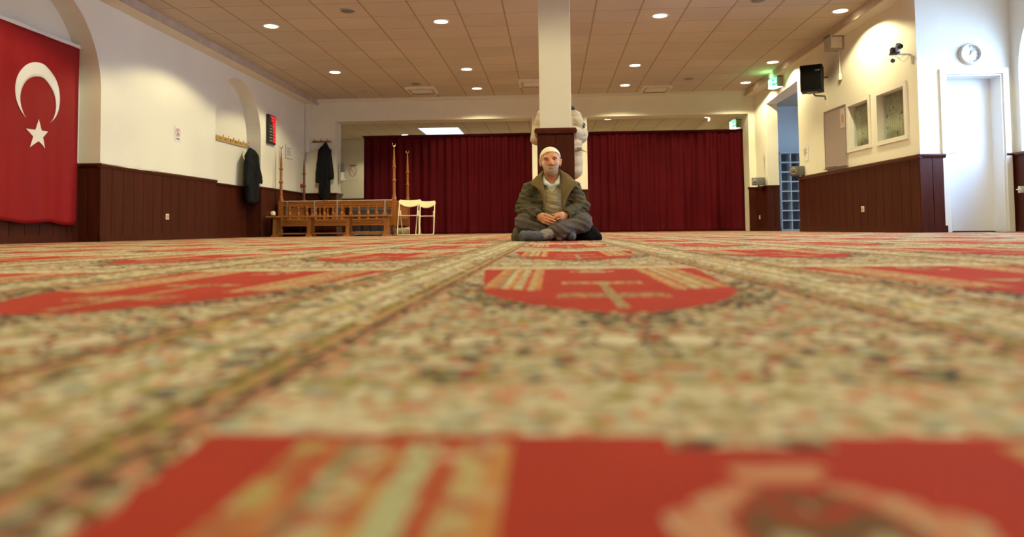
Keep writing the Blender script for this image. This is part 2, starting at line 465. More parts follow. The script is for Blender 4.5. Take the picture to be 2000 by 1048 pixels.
wains('trim_7', (-5.6, 8.72), (-5.88, 8.72), w_=.15)
wains('trim_8', (-5.88, 8.72), (-5.88, 6.39))
wains('trim_9', (-5.88, 13.70), (-5.88, 11.80))
wains('trim_10', (-5.6, 13.70), (-5.88, 13.70), w_=.15)
wains('trim_11', (-5.6, 16.3), (-5.6, 13.70), ends=(0, e))
wains('trim_12', (-5.6, 6.39), (-5.6, -4.2))
wains('trim_13', (-4.92, 16.3), (-5.6, 16.3), ends=(e, 0), w_=.15)
wains('trim_14', (-4.92, 16.75), (-4.92, 16.3))
wains('trim_15', (.80, 16.27), (-.43, 16.27), ends=(e, e), w_=.15)
wains('trim_16', (4.50, 16.3), (4.36, 16.3), ends=(0, e))
wains('trim_17', (4.57, 15.65), (4.50, 16.3), ends=(e, 0), w_=.15)
wains('trim_18', (4.80, 15.65), (4.57, 15.65), w_=.15)
wains('trim_19', (RP.x, RP.y), (RQ.x, RQ.y), ends=(e, 0))
wains('trim_20', (4.86, 9.281), (4.57, 9.269), ends=(0, e), w_=.155)
wains('trim_21', (5.72, 9.30), (5.60, 9.30), w_=.12)
wains('trim_22', (5.72, -4.2), (5.72, 9.30))
wains('trim_23', (-4.92, 23.35), (-7.1, 23.35), top=1.16)
for nm in ('trim_24',):
    wains(nm, (-4.2, -4.2), (5.7, -4.2), top=.78)

# ---- the square column the man sits against
CX0, CX1, CY0, CY1 = -.100, .178, 6.345, 6.62
bm = B(); box(bm, CX0, CX1, CY0, CY1, 0, CEIL, .004); struct('column', bm, M['wall'])
bm = B()
g = .022
for (x0, x1, y0, y1) in ((CX0-g, CX0+.1345, CY0-g, CY0), (CX0+.1415, CX1+g, CY0-g, CY0), (CX0-g, CX0+.1345, CY1, CY1+g), (CX0+.1415, CX1+g, CY1, CY1+g), (CX0-g, CX0, CY0, CY0+.135), (CX0-g, CX0, CY0+.142, CY1), (CX1, CX1+g, CY0, CY0+.135), (CX1, CX1+g, CY0+.142, CY1)):
    box(bm, x0, x1, y0, y1, .0, .93, .002)
box(bm, CX0-g+.004, CX1+g-.004, CY0-g+.006, CY1+g-.006, 0, .93)
box(bm, CX0-g-.01, CX1+g+.01, CY0-g-.01, CY1+g+.01, 0, .085, .004)
struct('trim_25', bm, M['wood'])
bm = B()
rings = []
for t, z in ((.024, .925), (.040, .927), (.046, .940), (.046, .955), (.036, .972), (.008, .978)):
    rings.append([bm.verts.new(p) for p in ((CX0-t, CY0-t, z), (CX1+t, CY0-t, z), (CX1+t, CY1+t, z), (CX0-t, CY1+t, z))])
for i in range(len(rings)-1):
    for k in range(4): bm.faces.new([rings[i][k], rings[i][(k+1) % 4], rings[i+1][(k+1) % 4], rings[i+1][k]])
bm.faces.new(rings[0]); bm.faces.new(rings[-1])
struct('trim_26', bm, M['woodcap'])

# ---- windows
glass, b = start('window glass')
b.inputs['Base Color'].default_value = (.9, .95, 1, 1); b.inputs['Roughness'].default_value = .03
_tr = V.T.nodes.new('ShaderNodeBsdfTransparent'); _gl = V.T.nodes.new('ShaderNodeBsdfGlossy'); _gl.inputs['Roughness'].default_value = .03
_mx = V.T.nodes.new('ShaderNodeMixShader'); _fr = V.T.nodes.new('ShaderNodeFresnel'); _fr.inputs[0].default_value = 1.35
_mx.inputs[0].default_value = .07; V.T.nodes.remove(_fr); V.T.links.new(_tr.outputs[0], _mx.inputs[1]); V.T.links.new(_gl.outputs[0], _mx.inputs[2])
V.T.links.new(_mx.outputs[0], V.T.nodes['Material Output'].inputs[0]); V.T.nodes.remove(b)
_tr.inputs[0].default_value = (.93, .96, .97, 1)
M['glass'] = glass

def m_drape():
    m, b = start('leaf patterned curtain')
    x, y, z = sep(coords('Object'))
    p = comb(y*5, z*3.2, 0.0)
    wv = voro(p, 2.6, 'Distance', 'SMOOTH_F1'); n = noise(p, 3.2, 3, .6)
    s = (n*6.0+z*2).fract()
    c = ramp(s, [(0, (.52, .50, .34)), (.48, (.50, .48, .32)), (.52, (.19, .20, .11)), (.58, (.19, .20, .11)), (.62, (.54, .52, .36))])
    c = mixc(wv.lt(.16), c, (.17, .18, .10))
    setc(b, c); b.inputs['Roughness'].default_value = .9
    return m
M['drape'] = m_drape()
win_i = 0
for (a, b_) in ((.30, 1.03), (1.27, 1.93)):
    win_i += 1
    bm = B(); fr = .045
    for (s0, s1, z0, z1) in ((a-fr, b_+fr, WZ0-fr, WZ0), (a-fr, b_+fr, WZ1, WZ1+fr), (a-fr, a, WZ0, WZ1), (b_, b_+fr, WZ0, WZ1)):
        obox(bm, RP, rd, rn, s0, s1, -.022, .0, z0, z1)
    for (s0, s1, z0, z1) in ((a, b_, WZ0, WZ0+.012), (a, b_, WZ1-.012, WZ1), (a, a+.012, WZ0, WZ1), (b_-.012, b_, WZ0, WZ1)):
        obox(bm, RP, rd, rn, s0, s1, -.022, .29, z0, z1)
    wo = struct('window_%d' % win_i, bm, M['white'])
    bm = B(); obox(bm, RP, rd, rn, a+.012, b_-.012, .070, .075, WZ0+.012, WZ1-.012)
    p_ = obj('glass_pane', bm, M['glass'], wo); p_['kind'] = 'structure'
    bm = B(); rows = []
    n_ = 60
    for zi in range(5):
        rows.append([rw(a+.018+(b_-a-.036)*k/n_, .115+.014*math.sin(k*1.15)+.007*math.sin(k*2.7+1), WZ0+.016+(WZ1-WZ0-.032)*zi/4) for k in range(n_+1)])
    sheet(bm, rows)
    cu = obj('patterned_curtain', bm, M['drape'], smooth=True); solid(cu, .003)
    tag(cu, 'patterned leaf curtain hanging behind the wall window %s' % ('next to the white corner' if win_i == 1 else 'next to the whiteboard'), 'curtain', 'curtains behind the wall windows')
# arched daylight windows
def arch_window(idx, c, R, s, sill):
    bm = B(); n = 28
    prof = [(c-R, sill)]+[(c-R*math.cos(PI*k/n), s+R*math.sin(PI*k/n)) for k in range(n+1)]+[(c+R, sill)]
    ins = [(c+(y-c)*(R-.06)/R, sill+.06 if z == sill else s+(z-s)*(R-.06)/R) for y, z in prof]
    L = len(prof)
    for xa, xb in ((5.98, 6.04),):
        q = [[bm.verts.new((X, y, z)) for y, z in P_] for X, P_ in ((xa, prof), (xa, ins), (xb, ins), (xb, prof))]
        for r_ in range(4):
            A, D = q[r_], q[(r_+1) % 4]
            for k in range(L): bm.faces.new([A[k], A[(k+1) % L], D[(k+1) % L], D[k]])
    box(bm, 5.98, 6.04, c-.025, c+.025, sill+.05, s+R-.05); box(bm, 5.98, 6.04, c-R+.04, c+R-.04, s-.025, s+.025)
    box(bm, 5.70, 6.04, c-R, c+R, sill, sill+.02)
    wo = struct('window_%d' % idx, bm, M['white'])
    bm = B(); bm.faces.new([bm.verts.new((6.01, y, z)) for y, z in ins])
    p_ = obj('glass_pane', bm, M['glass'], wo); p_['kind'] = 'structure'
for i, A in enumerate(ARC): arch_window(3+i, *A)
bm = B(); box(bm, 8.97, 9.03, 15.0, 17.4, 1.0, 1.06); box(bm, 8.97, 9.03, 15.0, 17.4, 2.24, 2.3)
for y in (15.0, 16.17, 17.34): box(bm, 8.97, 9.03, y, y+.06, 1.0, 2.3)
wo = struct('window_5', bm, M['white'])
bm = B(); box(bm, 8.998, 9.002, 15.0, 17.4, 1.0, 2.3); p_ = obj('glass_pane', bm, M['glass'], wo); p_['kind'] = 'structure'
def portal(loc, rot, sx_, sy_):
    L = bpy.data.lights.new('daylight_opening', 'AREA'); L.shape = 'RECTANGLE'; L.size = sx_; L.size_y = sy_
    L.cycles.is_portal = True
    o = bpy.data.objects.new('daylight_opening', L); C.objects.link(o); o.location = loc; o.rotation_euler = rot
if DAY_PORTALS:
    for c, R, s, sill in ARC: portal((6.10, c, (sill+s+R)/2), (0, PI/2, 0), s+R-sill, 2*R)
    portal((9.12, 16.2, 1.65), (0, PI/2, 0), 1.3, 2.4)

# ---- white door
bm = B(); box(bm, 4.92, 5.58, 9.50, 9.545, .012, 1.945, .003)
dr = struct('door_1', bm, mat('white door leaf', (.80, .81, .82), .35, .01, 2))
bm = B(); box(bm, 4.985, 5.02, 9.488, 9.50, .90, 1.06, .004); tube(bm, [(5.0, 9.492, 1.0), (5.0, 9.455, 1.0), (5.11, 9.455, 1.0)], .009)
h = obj('door_handle', bm, M['steel'], dr, smooth='auto'); h['kind'] = 'structure'
bm = B()
for (x0, x1, z0, z1) in ((4.835, 4.905, 0, 2.03), (5.595, 5.665, 0, 2.03), (4.905, 5.595, 1.96, 2.03)): box(bm, x0, x1, 9.255, 9.30, z0, z1, .004)
for (x0, x1, z0, z1) in ((4.90, 4.925, 0, 1.965), (5.575, 5.60, 0, 1.965), (4.925, 5.575, 1.94, 1.965)): box(bm, x0, x1, 9.28, 9.62, z0, z1)
f = obj('door_frame', bm, M['white'], dr); f['kind'] = 'structure'
bm = B(); box(bm, 4.8, 5.7, 9.62, 9.66, 0, 2.1); struct('wall_closet', bm, M['wall'])

# ------------------------------------------------------------------ lights in the ceiling
def make_downlight():
    t = thing('downlight', 'x', 'ceiling light', (0, 0, CEIL), group='recessed ceiling downlights')
    bm = B(); lathe(bm, (0, 0, 0), [(.098, 0), (.125, 0), (.125, -.006), (.118, -.012), (.100, -.010), (.096, -.004)], 32, cap=False)
    bmesh.ops.remove_doubles(bm, verts=bm.verts[:], dist=1e-5)
    obj('trim_ring', bm, M['white'], t, smooth=True)
    bm = B(); lathe(bm, (0, 0, 0), [(.097, -.003), (.094, -.008), (.05, -.012), (.002, -.013)], 32)
    obj('diffuser', bm, mat('glowing lamp diffuser', (1, .86, .60), .5, 0, emit=9, ecol=(1, .86, .58)), t, smooth=True)
    L = bpy.data.lights.new('downlight_lamp', 'SPOT'); L.energy = SPOT_W; L.color = WARM; L.spot_size = math.radians(142); L.spot_blend = .22; L.shadow_soft_size = .07
    lo = bpy.data.objects.new('downlight_lamp', L); C.objects.link(lo); lo.parent = t; lo.location = (0, 0, -.03)
    return t
LX = [-4.06, -1.5625, 1.5625, 4.06]; LY = [10.29, 13.42, 15.29]
xn = ['first from the flag wall', 'second from the flag wall', 'third from the flag wall', 'nearest the window wall']
rown = ['in the row closest to the camera', 'in the middle row', 'in the row by the beam']
d0 = make_downlight(); first = True
def put(x, y, lab):
    global first
    if first: d0.location = (x, y, CEIL); d0['label'] = lab; first = False; return d0
    return dup(d0, (x, y, CEIL), label=lab)
for j, y in enumerate(LY):
    for i, x in enumerate(LX):
        if (i, j) == (0, 2): continue   # this one is dead
        put(x, y, 'round glowing downlight %s, %s' % (xn[i], rown[j]))
for x, y, lab in ((1.56, 20.0, 'round downlight of the far room, nearer of the pair above the right curtain middle'), (4.27, 20.0, 'round downlight of the far room beside the lit green exit sign'),
                  (1.56, 22.77, 'round downlight just above the right curtain edge beside the standing person'), (4.27, 22.77, 'round downlight just above the right curtain, near its outer end'),
                  (-4.58, 22.5, 'round downlight above the left curtain, left of the bright ceiling panel'), (-1.88, 22.77, 'round downlight above the left curtain, right of the bright ceiling panel'),
                  ):
    put(x, y, lab)
for y, yn in ((7.16, 'first row overhead beyond the top edge'), (4.04, 'second row overhead, above the open carpet'), (.91, 'row directly above the camera')):
    for x, n_ in zip(LX, xn): put(x, y, 'round downlight, %s, of the %s' % (n_, yn))
bm = B(); box(bm, -3.89, -2.72, 21.0, 22.6, CEIL-.012, CEIL-.002); 
pn = thing('ceiling_light_panel', 'bright bluish white rectangular ceiling light panel above the left curtain', 'light panel', (-3.3, 21.8, CEIL))
bm2 = B(); box(bm2, -.585, .585, -.80, .80, -.012, -.002); obj('diffuser', bm2, mat('cool white panel', (.75, .88, 1), .5, 0, emit=1.6, ecol=(.66, .86, 1)), pn); bm.free()
bm = B()
for q in ((-.62, .62, -.84, -.80), (-.62, .62, .80, .84), (-.62, -.585, -.8, .8), (.585, .62, -.8, .8)): box(bm, q[0], q[1], q[2], q[3], -.018, 0)
obj('frame', bm, M['white'], pn)
pl_ = bpy.data.lights.new('panel_lamp', 'AREA'); pl_.shape = 'RECTANGLE'; pl_.size = 1.15; pl_.size_y = 1.55; pl_.energy = 9; pl_.color = (.72, .88, 1)
po = bpy.data.objects.new('panel_lamp', pl_); C.objects.link(po); po.parent = pn; po.location = (0, 0, -.03)

# air conditioning cassettes, ceiling speakers, detector
def make_vent():
    t = thing('air_conditioning_cassette', 'x', 'air conditioner', group='ceiling air conditioning cassettes')
    bm = B(); box(bm, -.31, .31, -.31, .31, -.05, 0, .008); box(bm, -.20, .20, -.20, .20, -.058, -.045, .006)
    obj('panel', bm, mat('cream cassette panel', (.80, .76, .68), .5, .03), t)
    bm = B()
    for q in ((-.24, .24, -.275, -.215), (-.24, .24, .215, .275), (-.275, -.215, -.24, .24), (.215, .275, -.24, .24)): box(bm, *q, -.055, -.045)
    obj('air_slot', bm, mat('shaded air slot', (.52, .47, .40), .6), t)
    bm = B()
    box(bm, -.24, .24, .240, .250, -.060, -.048)
    for k in range(7): box(bm, -.24+.068*k, -.225+.068*k, .212, .278, -.066, -.048)
    obj('louvre', bm, mat('dark louvre', (.10, .085, .075), .6), t)
    return t
v0 = make_vent(); v0.location = (-2.74, 15.27, CEIL); v0['label'] = 'square cream ceiling air unit above the wooden enclosure, left of the column'
dup(v0, (2.26, 15.66, CEIL), label='square cream ceiling air unit right of the column near the beam')
dup(v0, (-.33, 14.75, CEIL), label='square cream ceiling air unit half hidden behind the column')
def make_cspk():
    t = thing('ceiling_speaker', 'x', 'ceiling speaker', group='round grey ceiling speakers')
    bm = B(); lathe(bm, (0, 0, 0), [(.085, 0), (.105, 0), (.105, -.008), (.098, -.014), (.088, -.012)], 28, cap=False); obj('rim', bm, M['ltgrey'], t, smooth=True)
    bm = B(); lathe(bm, (0, 0, 0), [(.088, -.004), (.088, -.010), (.04, -.016), (.002, -.018)], 28); obj('grille', bm, mat('grey speaker grille', (.22, .20, .19), .6, .3, 300), t, smooth=True)
    return t
s0 = make_cspk(); s0.location = (-2.745, 9.65, CEIL); s0['label'] = 'round grey ceiling speaker between the first two downlights left of the column'
dup(s0, (-2.755, 14.66, CEIL), label='round grey ceiling speaker just in front of the left air unit')
dup(s0, (2.786, 14.75, CEIL), label='round grey ceiling speaker right of the right air unit')
dup(s0, (2.763, 9.70, CEIL), label='round grey ceiling speaker cut by the top edge, right of the column')
t = thing('unlit_downlight', 'unlit silvery round ceiling fitting near the beam in the flag wall corner', 'ceiling light', (-3.99, 15.33, CEIL))
bm = B(); lathe(bm, (0, 0, 0), [(.002, 0), (.06, 0), (.06, -.012), (.045, -.03), (.002, -.034)], 20); obj('base', bm, M['ltgrey'], t, smooth='auto')
bm = B(); 
tube(bm, [(.05*math.cos(q), .05*math.sin(q), -.018) for q in np.linspace(0, 2*PI, 13)[:-1]], .004, 6, closed=True)
for k in range(6):
    a = k*PI/3; box(bm, math.cos(a)*.05-.006, math.cos(a)*.05+.006, math.sin(a)*.05-.006, math.sin(a)*.05+.006, -.026, -.010)
obj('sensor_slots', bm, M['grey'], t)

# ------------------------------------------------------------------ curtains of the opening
def m_velvet():
    m, b = start('crimson curtain cloth')
    x, y, z = sep(coords('Object'))
    n = noise(comb(x*30, y*4, z*1.2), 1.0, 3); n2 = noise(coords('Object'), 1.3, 2)
    setc(b, ramp(n*.6+n2*.4, [(.3, (.058, .0022, .0058)), (.7, (.098, .0038, .008))]))
    b.inputs['Roughness'].default_value = .7; b.inputs['Specular IOR Level'].default_value = .08
    bump(b, noise(coords('Object'), 260, 2), .15, .002)
    return m
M['velvet'] = m_velvet()
def big_curtain(x0, x1, seed, label):
    rnd = random.Random(seed); nx = int((x1-x0)/.012); nz = 44
    ph = [rnd.uniform(0, 6.3) for _ in range(9)]
    rows = []
    for j in range(nz+1):
        z = .012+(2.315-.012)*j/nz; v = 1-j/nz; row = []
        for i in range(nx+1):
            x = x0+(x1-x0)*i/nx
            a = .026*math.sin(x*34+ph[0]+1.2*math.sin(x*1.9+ph[1]))*(1-.5*v)
            a += .060*(.3+.7*v)*math.sin(x*8.1+ph[2]+1.5*math.sin(x*1.3+ph[3])+.35*v*math.sin(z*2+ph[4]))*(.5+.5*math.sin(x*1.1+ph[5]))
            a += .030*math.sin(x*11.3+ph[6]+.8*math.sin(x*2.7))*(.35+.65*v)
            a += .03*math.sin(x*3.1+ph[7]+z*.6)*v
            flare = .05*max(0, .25-z)/.25*math.sin(x*5.3+ph[8])
            row.append((x+.012*v*math.sin(x*9+z*1.5), 17.0+a-abs(flare), z))
        rows.append(row)
    bm = B(); sheet(bm, rows)
    t = thing('curtain', label, 'curtain', ((x0+x1)/2, 17.0, 0), group='crimson curtains across the opening')
    o = obj('cloth', bm, M['velvet'], t, smooth=True, loc=(-(x0+x1)/2, -17.0, 0)); solid(o, .004)
    bm = B(); box(bm, x0-(x0+x1)/2, x1-(x0+x1)/2, -.045, .045, 2.30, 2.335, .004); obj('heading_tape', bm, M['velvet'], t)
    bm = B(); tube(bm, [(x0-(x0+x1)/2-.03, 0, 2.345), (x1-(x0+x1)/2+.03, 0, 2.345)], .010); obj('curtain_wire', bm, M['black'], t)
    return t
big_curtain(-4.45, -.40, 3, 'dark crimson curtain hanging left of the column, behind the wooden enclosure')
big_curtain(.82, 4.42, 11, 'dark crimson curtain hanging right of the column up to the exit sign')

# ------------------------------------------------------------------ flag
def m_flagcloth(c, v): return mat('flag cloth', c, .65, v, 3, bmp=.1, bscale=300, spec=.25)
fl = thing('flag', 'large red banner with white crescent and star hanging in the wall arch', 'flag', (-5.80, 7.885, .24))
fw, fh = 1.42, 2.15
def fy_(y, z): return .014*math.sin(y*11+z*.7+.5)*(1-z/fh*.75)+.008*math.sin(y*23+1)*(1-z/fh*.6)+.02*math.sin(y*4+1.3)*(1-z/fh)
def flag_pt(y, z, off=0):
    sag = .012*math.sin(y*9)*(1-z/fh)+.03*(y+.71)/1.42*(1-z/fh)*-.8
    return (fy_(y, z)+off, y, z+sag-.0)
bm = B(); sheet(bm, [[flag_pt(-fw/2+fw*i/90, fh*j/40) for i in range(91)] for j in range(41)])
o = obj('cloth', bm, m_flagcloth((.26, .0045, .007), .05), fl, smooth=True); solid(o, .003)
# crescent: outer circle r .355 about (0,1.45), inner circle r .284 shifted down
oc, orad, ic, irad = 1.45, .355, 1.45-.089, .284
a_int = None
# intersection of the circles
dd = oc-ic; h_ = (orad**2-irad**2+dd*dd)/(2*dd); yi = math.sqrt(orad**2-h_**2)
th = math.atan2(-h_, yi)  # angle on outer circle (below centre)
zi = oc-h_; ph_ = math.atan2(zi-ic, yi)
n = 60; rows_o = []; rows_i = []
for k in range(n+1):
    u = k/n; a = th+(PI-2*th)*u; b_ = ph_+(PI-2*ph_)*u
    rows_o.append((orad*math.cos(a), oc+orad*math.sin(a))); rows_i.append((irad*math.cos(b_), ic+irad*math.sin(b_)))
bm = B(); sheet(bm, [[flag_pt(rows_i[k][0]*(1-q)+rows_o[k][0]*q, rows_i[k][1]*(1-q)+rows_o[k][1]*q, .0065) for k in range(n+1)] for q in (0, .25, .5, .75, 1)])
bmesh.ops.remove_doubles(bm, verts=bm.verts[:], dist=1e-5)
wh = m_flagcloth((.78, .76, .74), .02)
o = obj('crescent', bm, wh, fl, smooth=True); solid(o, .002)
bm = B(); sc_ = (-.02, .985); R5 = .178; r5 = R5*.382
pts = []
for k in range(10):
    a = PI/2+k*PI/5; r_ = R5 if k % 2 == 0 else r5; pts.append((sc_[0]+r_*math.cos(a), sc_[1]+r_*math.sin(a)))
c0 = bm.verts.new(flag_pt(*sc_, .0065)); vs = [bm.verts.new(flag_pt(*p, .0065)) for p in pts]
for k in range(10): bm.faces.new([c0, vs[k], vs[(k+1) % 10]])
bmesh.ops.subdivide_edges(bm, edges=bm.edges[:], cuts=7, use_grid_fill=True)
for v in bm.verts: v.co.x = fy_(v.co.y, v.co.z)+.0065
o = obj('star', bm, wh, fl); solid(o, .002)
bm = B(); box(bm, -.006, .012, -fw/2, fw/2, fh-.012, fh+.03, .003); obj('hem', bm, wh, fl)
bm = B(); tube(bm, [(.003, -fw/2-.05, fh+.02), (.003, fw/2+.03, fh+.012)], .006, 8); obj('cord', bm, M['white'], fl)
t = thing('flag_clip', 'small black clip on the arch at the upper corner of the red flag', 'clip', (-5.80, 8.66, 2.435))
bm = B(); box(bm, -.035, .03, -.028, .018, -.03, .012, .005); obj('body', bm, M['black'], t)
bm = B(); box(bm, .0, .05, -.015, .018, -.05, -.028, .004); obj('jaw', bm, M['black'], t)

# ------------------------------------------------------------------ wall fittings
def socket(loc, rz, label, s=1.0):
    t = thing('power_socket', label, 'power socket', loc, rz, 'ivory wall sockets')
    bm = B(); box(bm, -.042*s, .042*s, -.012, 0, -.042*s, .042*s, .005); obj('plate', bm, M['ivory'], t, smooth='auto')
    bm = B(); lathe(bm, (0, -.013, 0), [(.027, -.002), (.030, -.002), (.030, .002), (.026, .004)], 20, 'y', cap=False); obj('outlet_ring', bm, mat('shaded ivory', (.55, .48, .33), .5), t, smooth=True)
    bm = B(); lathe(bm, (0, -.013, 0), [(.0255, 0), (.020, .002), (.001, .0025)], 20, 'y'); lathe(bm, (-.009, -.0145, 0), [(.004, 0), (.001, -.001)], 8, 'y'); lathe(bm, (.009, -.0145, 0), [(.004, 0), (.001, -.001)], 8, 'y')
    obj('outlet', bm, mat('outlet plastic', (.42, .36, .25), .5), t); return t
socket((-5.576, 10.26, .335), PI/2, 'ivory power socket on the dark panelling of the flag wall')
socket(tuple(rw(1.51, -.024, .334)), -PI/2+RA, 'ivory power socket on the dark panelling below the wall windows')
socket((4.50, 16.09, .30), -PI/2, 'small ivory power socket on the short panelled wall beside the right curtain')
def notice(name, label, loc, rz, w_, h_, lines, extra=None, cat='notice', m_=None):
    t = thing(name, label, cat, loc, rz)
    bm = B(); box(bm, -w_/2, w_/2, -.004, 0, -h_/2, h_/2); obj('sheet', bm, m_ or M['paper'], t)
    if lines:
        bm = B(); r_ = random.Random(len(label))
        for z0, x0, x1, hh in lines: box(bm, x0*w_, x1*w_, -.0055, -.004, z0*h_, z0*h_+hh)
        obj('printed_lines', bm, M['ink'], t)
    return t
# phone ban sign, seen on the left wall
t = notice('phone_ban_sign', 'small white paper sign with a red circle on the flag wall', (-5.598, 10.58, 1.58), PI/2, .17, .225, [(-.33, -.32, .32, .012), (-.38, -.22, .22, .006)], cat='sign')
bm = B(); R_ = .062
tube(bm, [(R_*math.cos(2*PI*k/32), -.006, .02+R_*math.sin(2*PI*k/32)) for k in range(32)], .003, 6, closed=True)
tube(bm, [(R_*.7, -.006, .02-R_*.7), (-R_*.7, -.006, .02+R_*.7)], .002, 6)
obj('red_ring', bm, M['redink'], t)
bm = B(); box(bm, -.013, .013, -.0056, -.004, -.025, .055, .002); box(bm, .006, .010, -.0056, -.004, .055, .072); obj('phone_symbol', bm, M['ink'], t)
bm = B(); box(bm, -.009, .009, -.007, -.0055, .018, .042); obj('phone_screen', bm, M['paper'], t)
L7 = [(.28-.08*k, -.36, .30-.1*(k % 3), .006) for k in range(8)]
t = notice('wall_notice', 'white printed notice on the wall right of the red number board', (-5.597, 15.2, 1.80), PI/2, .40, .28, L7)
bm = B(); box(bm, -.206, -.198, -.007, 0, -.145, .145); box(bm, -.2, .2, -.007, 0, -.146, -.139); obj('edge_strip', bm, mat('brown strip', (.30, .18, .09), .5), t)
notice('wall_notice', 'small white notice on the wall between lobby opening and whiteboard', tuple(rw(3.62, -.002, 1.36)), -PI/2+RA, .22, .26, L7[:6])
notice('wall_notice', 'faint white notice on the short wall above the small grey box by the curtain', (4.545, 15.87, 1.50), -PI/2-.1, .20, .28, L7[:6])
t = notice('wall_notice', 'pale notice with a red circle on the far room wall left of the curtain', (-6.47, 23.345, 2.02), 0, .36, .55, [(.36, -.3, .3, .03)])
bm = B(); tube(bm, [(.11*math.cos(2*PI*k/28), -.006, .02+.16*math.sin(2*PI*k/28)) for k in range(28)], .008, 6, closed=True); tube(bm, [(.08, -.006, -.09), (-.08, -.006, .13)], .006, 6); obj('red_ring', bm, M['redink'], t)
t = thing('whiteboard', 'x', 'board', (-6.95, 23.3, 2.1)); t['label'] = 'tall narrow white board on the far room wall at the jamb edge'
bm = B(); box(bm, -.12, .12, -.02, 0, -.68, .68, .004); obj('panel', bm, M['white'], t)
bm = B(); box(bm, -.13, .13, -.03, 0, -.70, -.68); box(bm, -.13, .13, -.03, 0, .68, .70); box(bm, .12, .13, -.03, 0, -.68, .68); obj('frame', bm, M['ltgrey'], t)

# LED number board
t = thing('prayer_time_board', 'black electronic board with rows of glowing red digits on the left wall', 'digital display', (-5.595, 14.14, 2.13), PI/2)
bm = B(); box(bm, -.19, .19, -.05, 0, -.29, .29, .008); obj('case', bm, M['black'], t)
red = mat('glowing red digit', (1, .03, .04), .5, 0, emit=1.1, ecol=(1, .025, .04)); grl = mat('grey board lettering', (.30, .28, .27), .7)
SEG = {'0': 'abcdef', '1': 'bc', '2': 'abged', '3': 'abgcd', '4': 'fgbc', '5': 'afgcd', '6': 'afgedc', '7': 'abc', '8': 'abcdefg', '9': 'abcdfg'}
def digit(bm, ch, x, z, w_, h_, t_=.008):
    S = {'a': (0, w_, h_-t_, h_), 'd': (0, w_, 0, t_), 'g': (0, w_, h_/2-t_/2, h_/2+t_/2), 'f': (0, t_, h_/2, h_), 'e': (0, t_, 0, h_/2), 'b': (w_-t_, w_, h_/2, h_), 'c': (w_-t_, w_, 0, h_/2)}
    for q in SEG[ch]:
        a, b2, c, d = S[q]; box(bm, x+a, x+b2, -.053, -.0495, z+c, z+d)
rowsd = ['1208', '2602', '0538', '0706', '1226', '1501', '1735', '1858', '1920']
for k, s_ in enumerate(rowsd):
    z = .225-.059*k
    x0 = -.10 if k == 0 else (-.03 if k == 1 else .035)
    dx = .066 if k < 2 else .034
    for q, ch in enumerate(s_):
        bm = B(); digit(bm, ch, x0+dx*q+(.006 if q > 1 else 0), z, dx*.62, .040, .0062); obj('red_digit', bm, red, t)
    if k > 2:
        bm = B(); box(bm, -.13, .0, -.052, -.0495, z+.010, z+.032); obj('row_label', bm, grl, t)

# pipe casing in the far left corner, small red call point, knob
t = thing('pipe_casing', 'white vertical boxed pipe in the far left corner', 'pipe', (-5.545, 16.24, 0))
bm = B(); box(bm, -.045, .055, -.05, .055, 1.90, 3.03, .006); obj('casing', bm, M['wall'], t)
bm = B(); tube(bm, [(0, 0, 1.70), (0, 0, 1.92)], .022); ball(bm, (0, 0, 1.72), .034); obj('pipe_end', bm, M['white'], t, smooth='auto')
t = thing('red_call_point', 'small red round device on the left wall above the panelling', 'call point', (-5.55, 15.95, 1.12), PI/2)
bm = B(); lathe(bm, (0, 0, 0), [(.03, .05), (.045, .045), (.045, .01), (.03, 0), (.002, -.004)], 18, 'y'); obj('cap', bm, mat('red plastic', (.65, .03, .02), .4), t, smooth='auto')
bm = B(); tube(bm, [(0, .03, -.04), (.02, .035, -.2), (-.02, .035, -.4)], .006, 6); obj('cable', bm, M['black'], t)
t = thing('thermostat_knob', 'small cream knob on a black stem beside the left end of the bench', 'knob', (-5.53, 14.15, 0))
bm = B(); tube(bm, [(0, 0, .012), (0, 0, .43)], .022); lathe(bm, (0, 0, 0), [(.002, 0), (.06, 0), (.06, .015), (.02, .022)], 16); obj('stem', bm, M['black'], t, smooth='auto')
bm = B(); lathe(bm, (0, 0, .42), [(.02, 0), (.05, .01), (.055, .05), (.04, .085), (.002, .095)], 16); obj('knob', bm, M['ivory'], t, smooth='auto')
t = thing('thin_rod', 'thin pale upright rod leaning on the left wall behind the enclosure', 'rod', (-5.56, 14.62, 0))
bm = B(); tube(bm, [(.02, 0, 0), (-.01, .02, 1.62)], .008, 8); obj('rod', bm, M['ltgrey'], t)
bm = B(); tube(bm, [(-.01, .02, 1.62), (-.01, .02, 1.70)], .012, 8); obj('tip', bm, M['ivory'], t)

# coat racks
def rack(loc, rz, L, nh, m_, label, hk):
    t = thing('coat_rack', label, 'coat rack', loc, rz)
    bm = B(); box(bm, -L/2, L/2, -.022, 0, -.045 if hk else -.02, .045 if hk else .02, .004); obj('board', bm, m_, t)
    for k in range(nh):
        bm = B(); x = -L/2+L*(k+.5)/nh
        lathe(bm, (x, -.026, .01), [(.022, .004), (.022, 0), (.012, -.004)], 12, 'y')
        tube(bm, rpoly([(x, -.022, .01), (x, -.075, .0), (x, -.085, .045)], .02), .006, 8); ball(bm, (x, -.085, .05), .011, 8)
        tube(bm, rpoly([(x, -.022, -.01), (x, -.055, -.025), (x, -.06, -.0)], .015), .005, 8)
        obj('hook', bm, M['brass'] if hk else M['oak'], t, smooth='auto')
    return t
rack((-5.876, 13.045, 1.765), PI/2, 1.27, 6, wood('pine board', (.42, .26, .09), (.60, .42, .17), .45, 1), 'pale wooden coat rack with brass hooks inside the small wall arch', True)
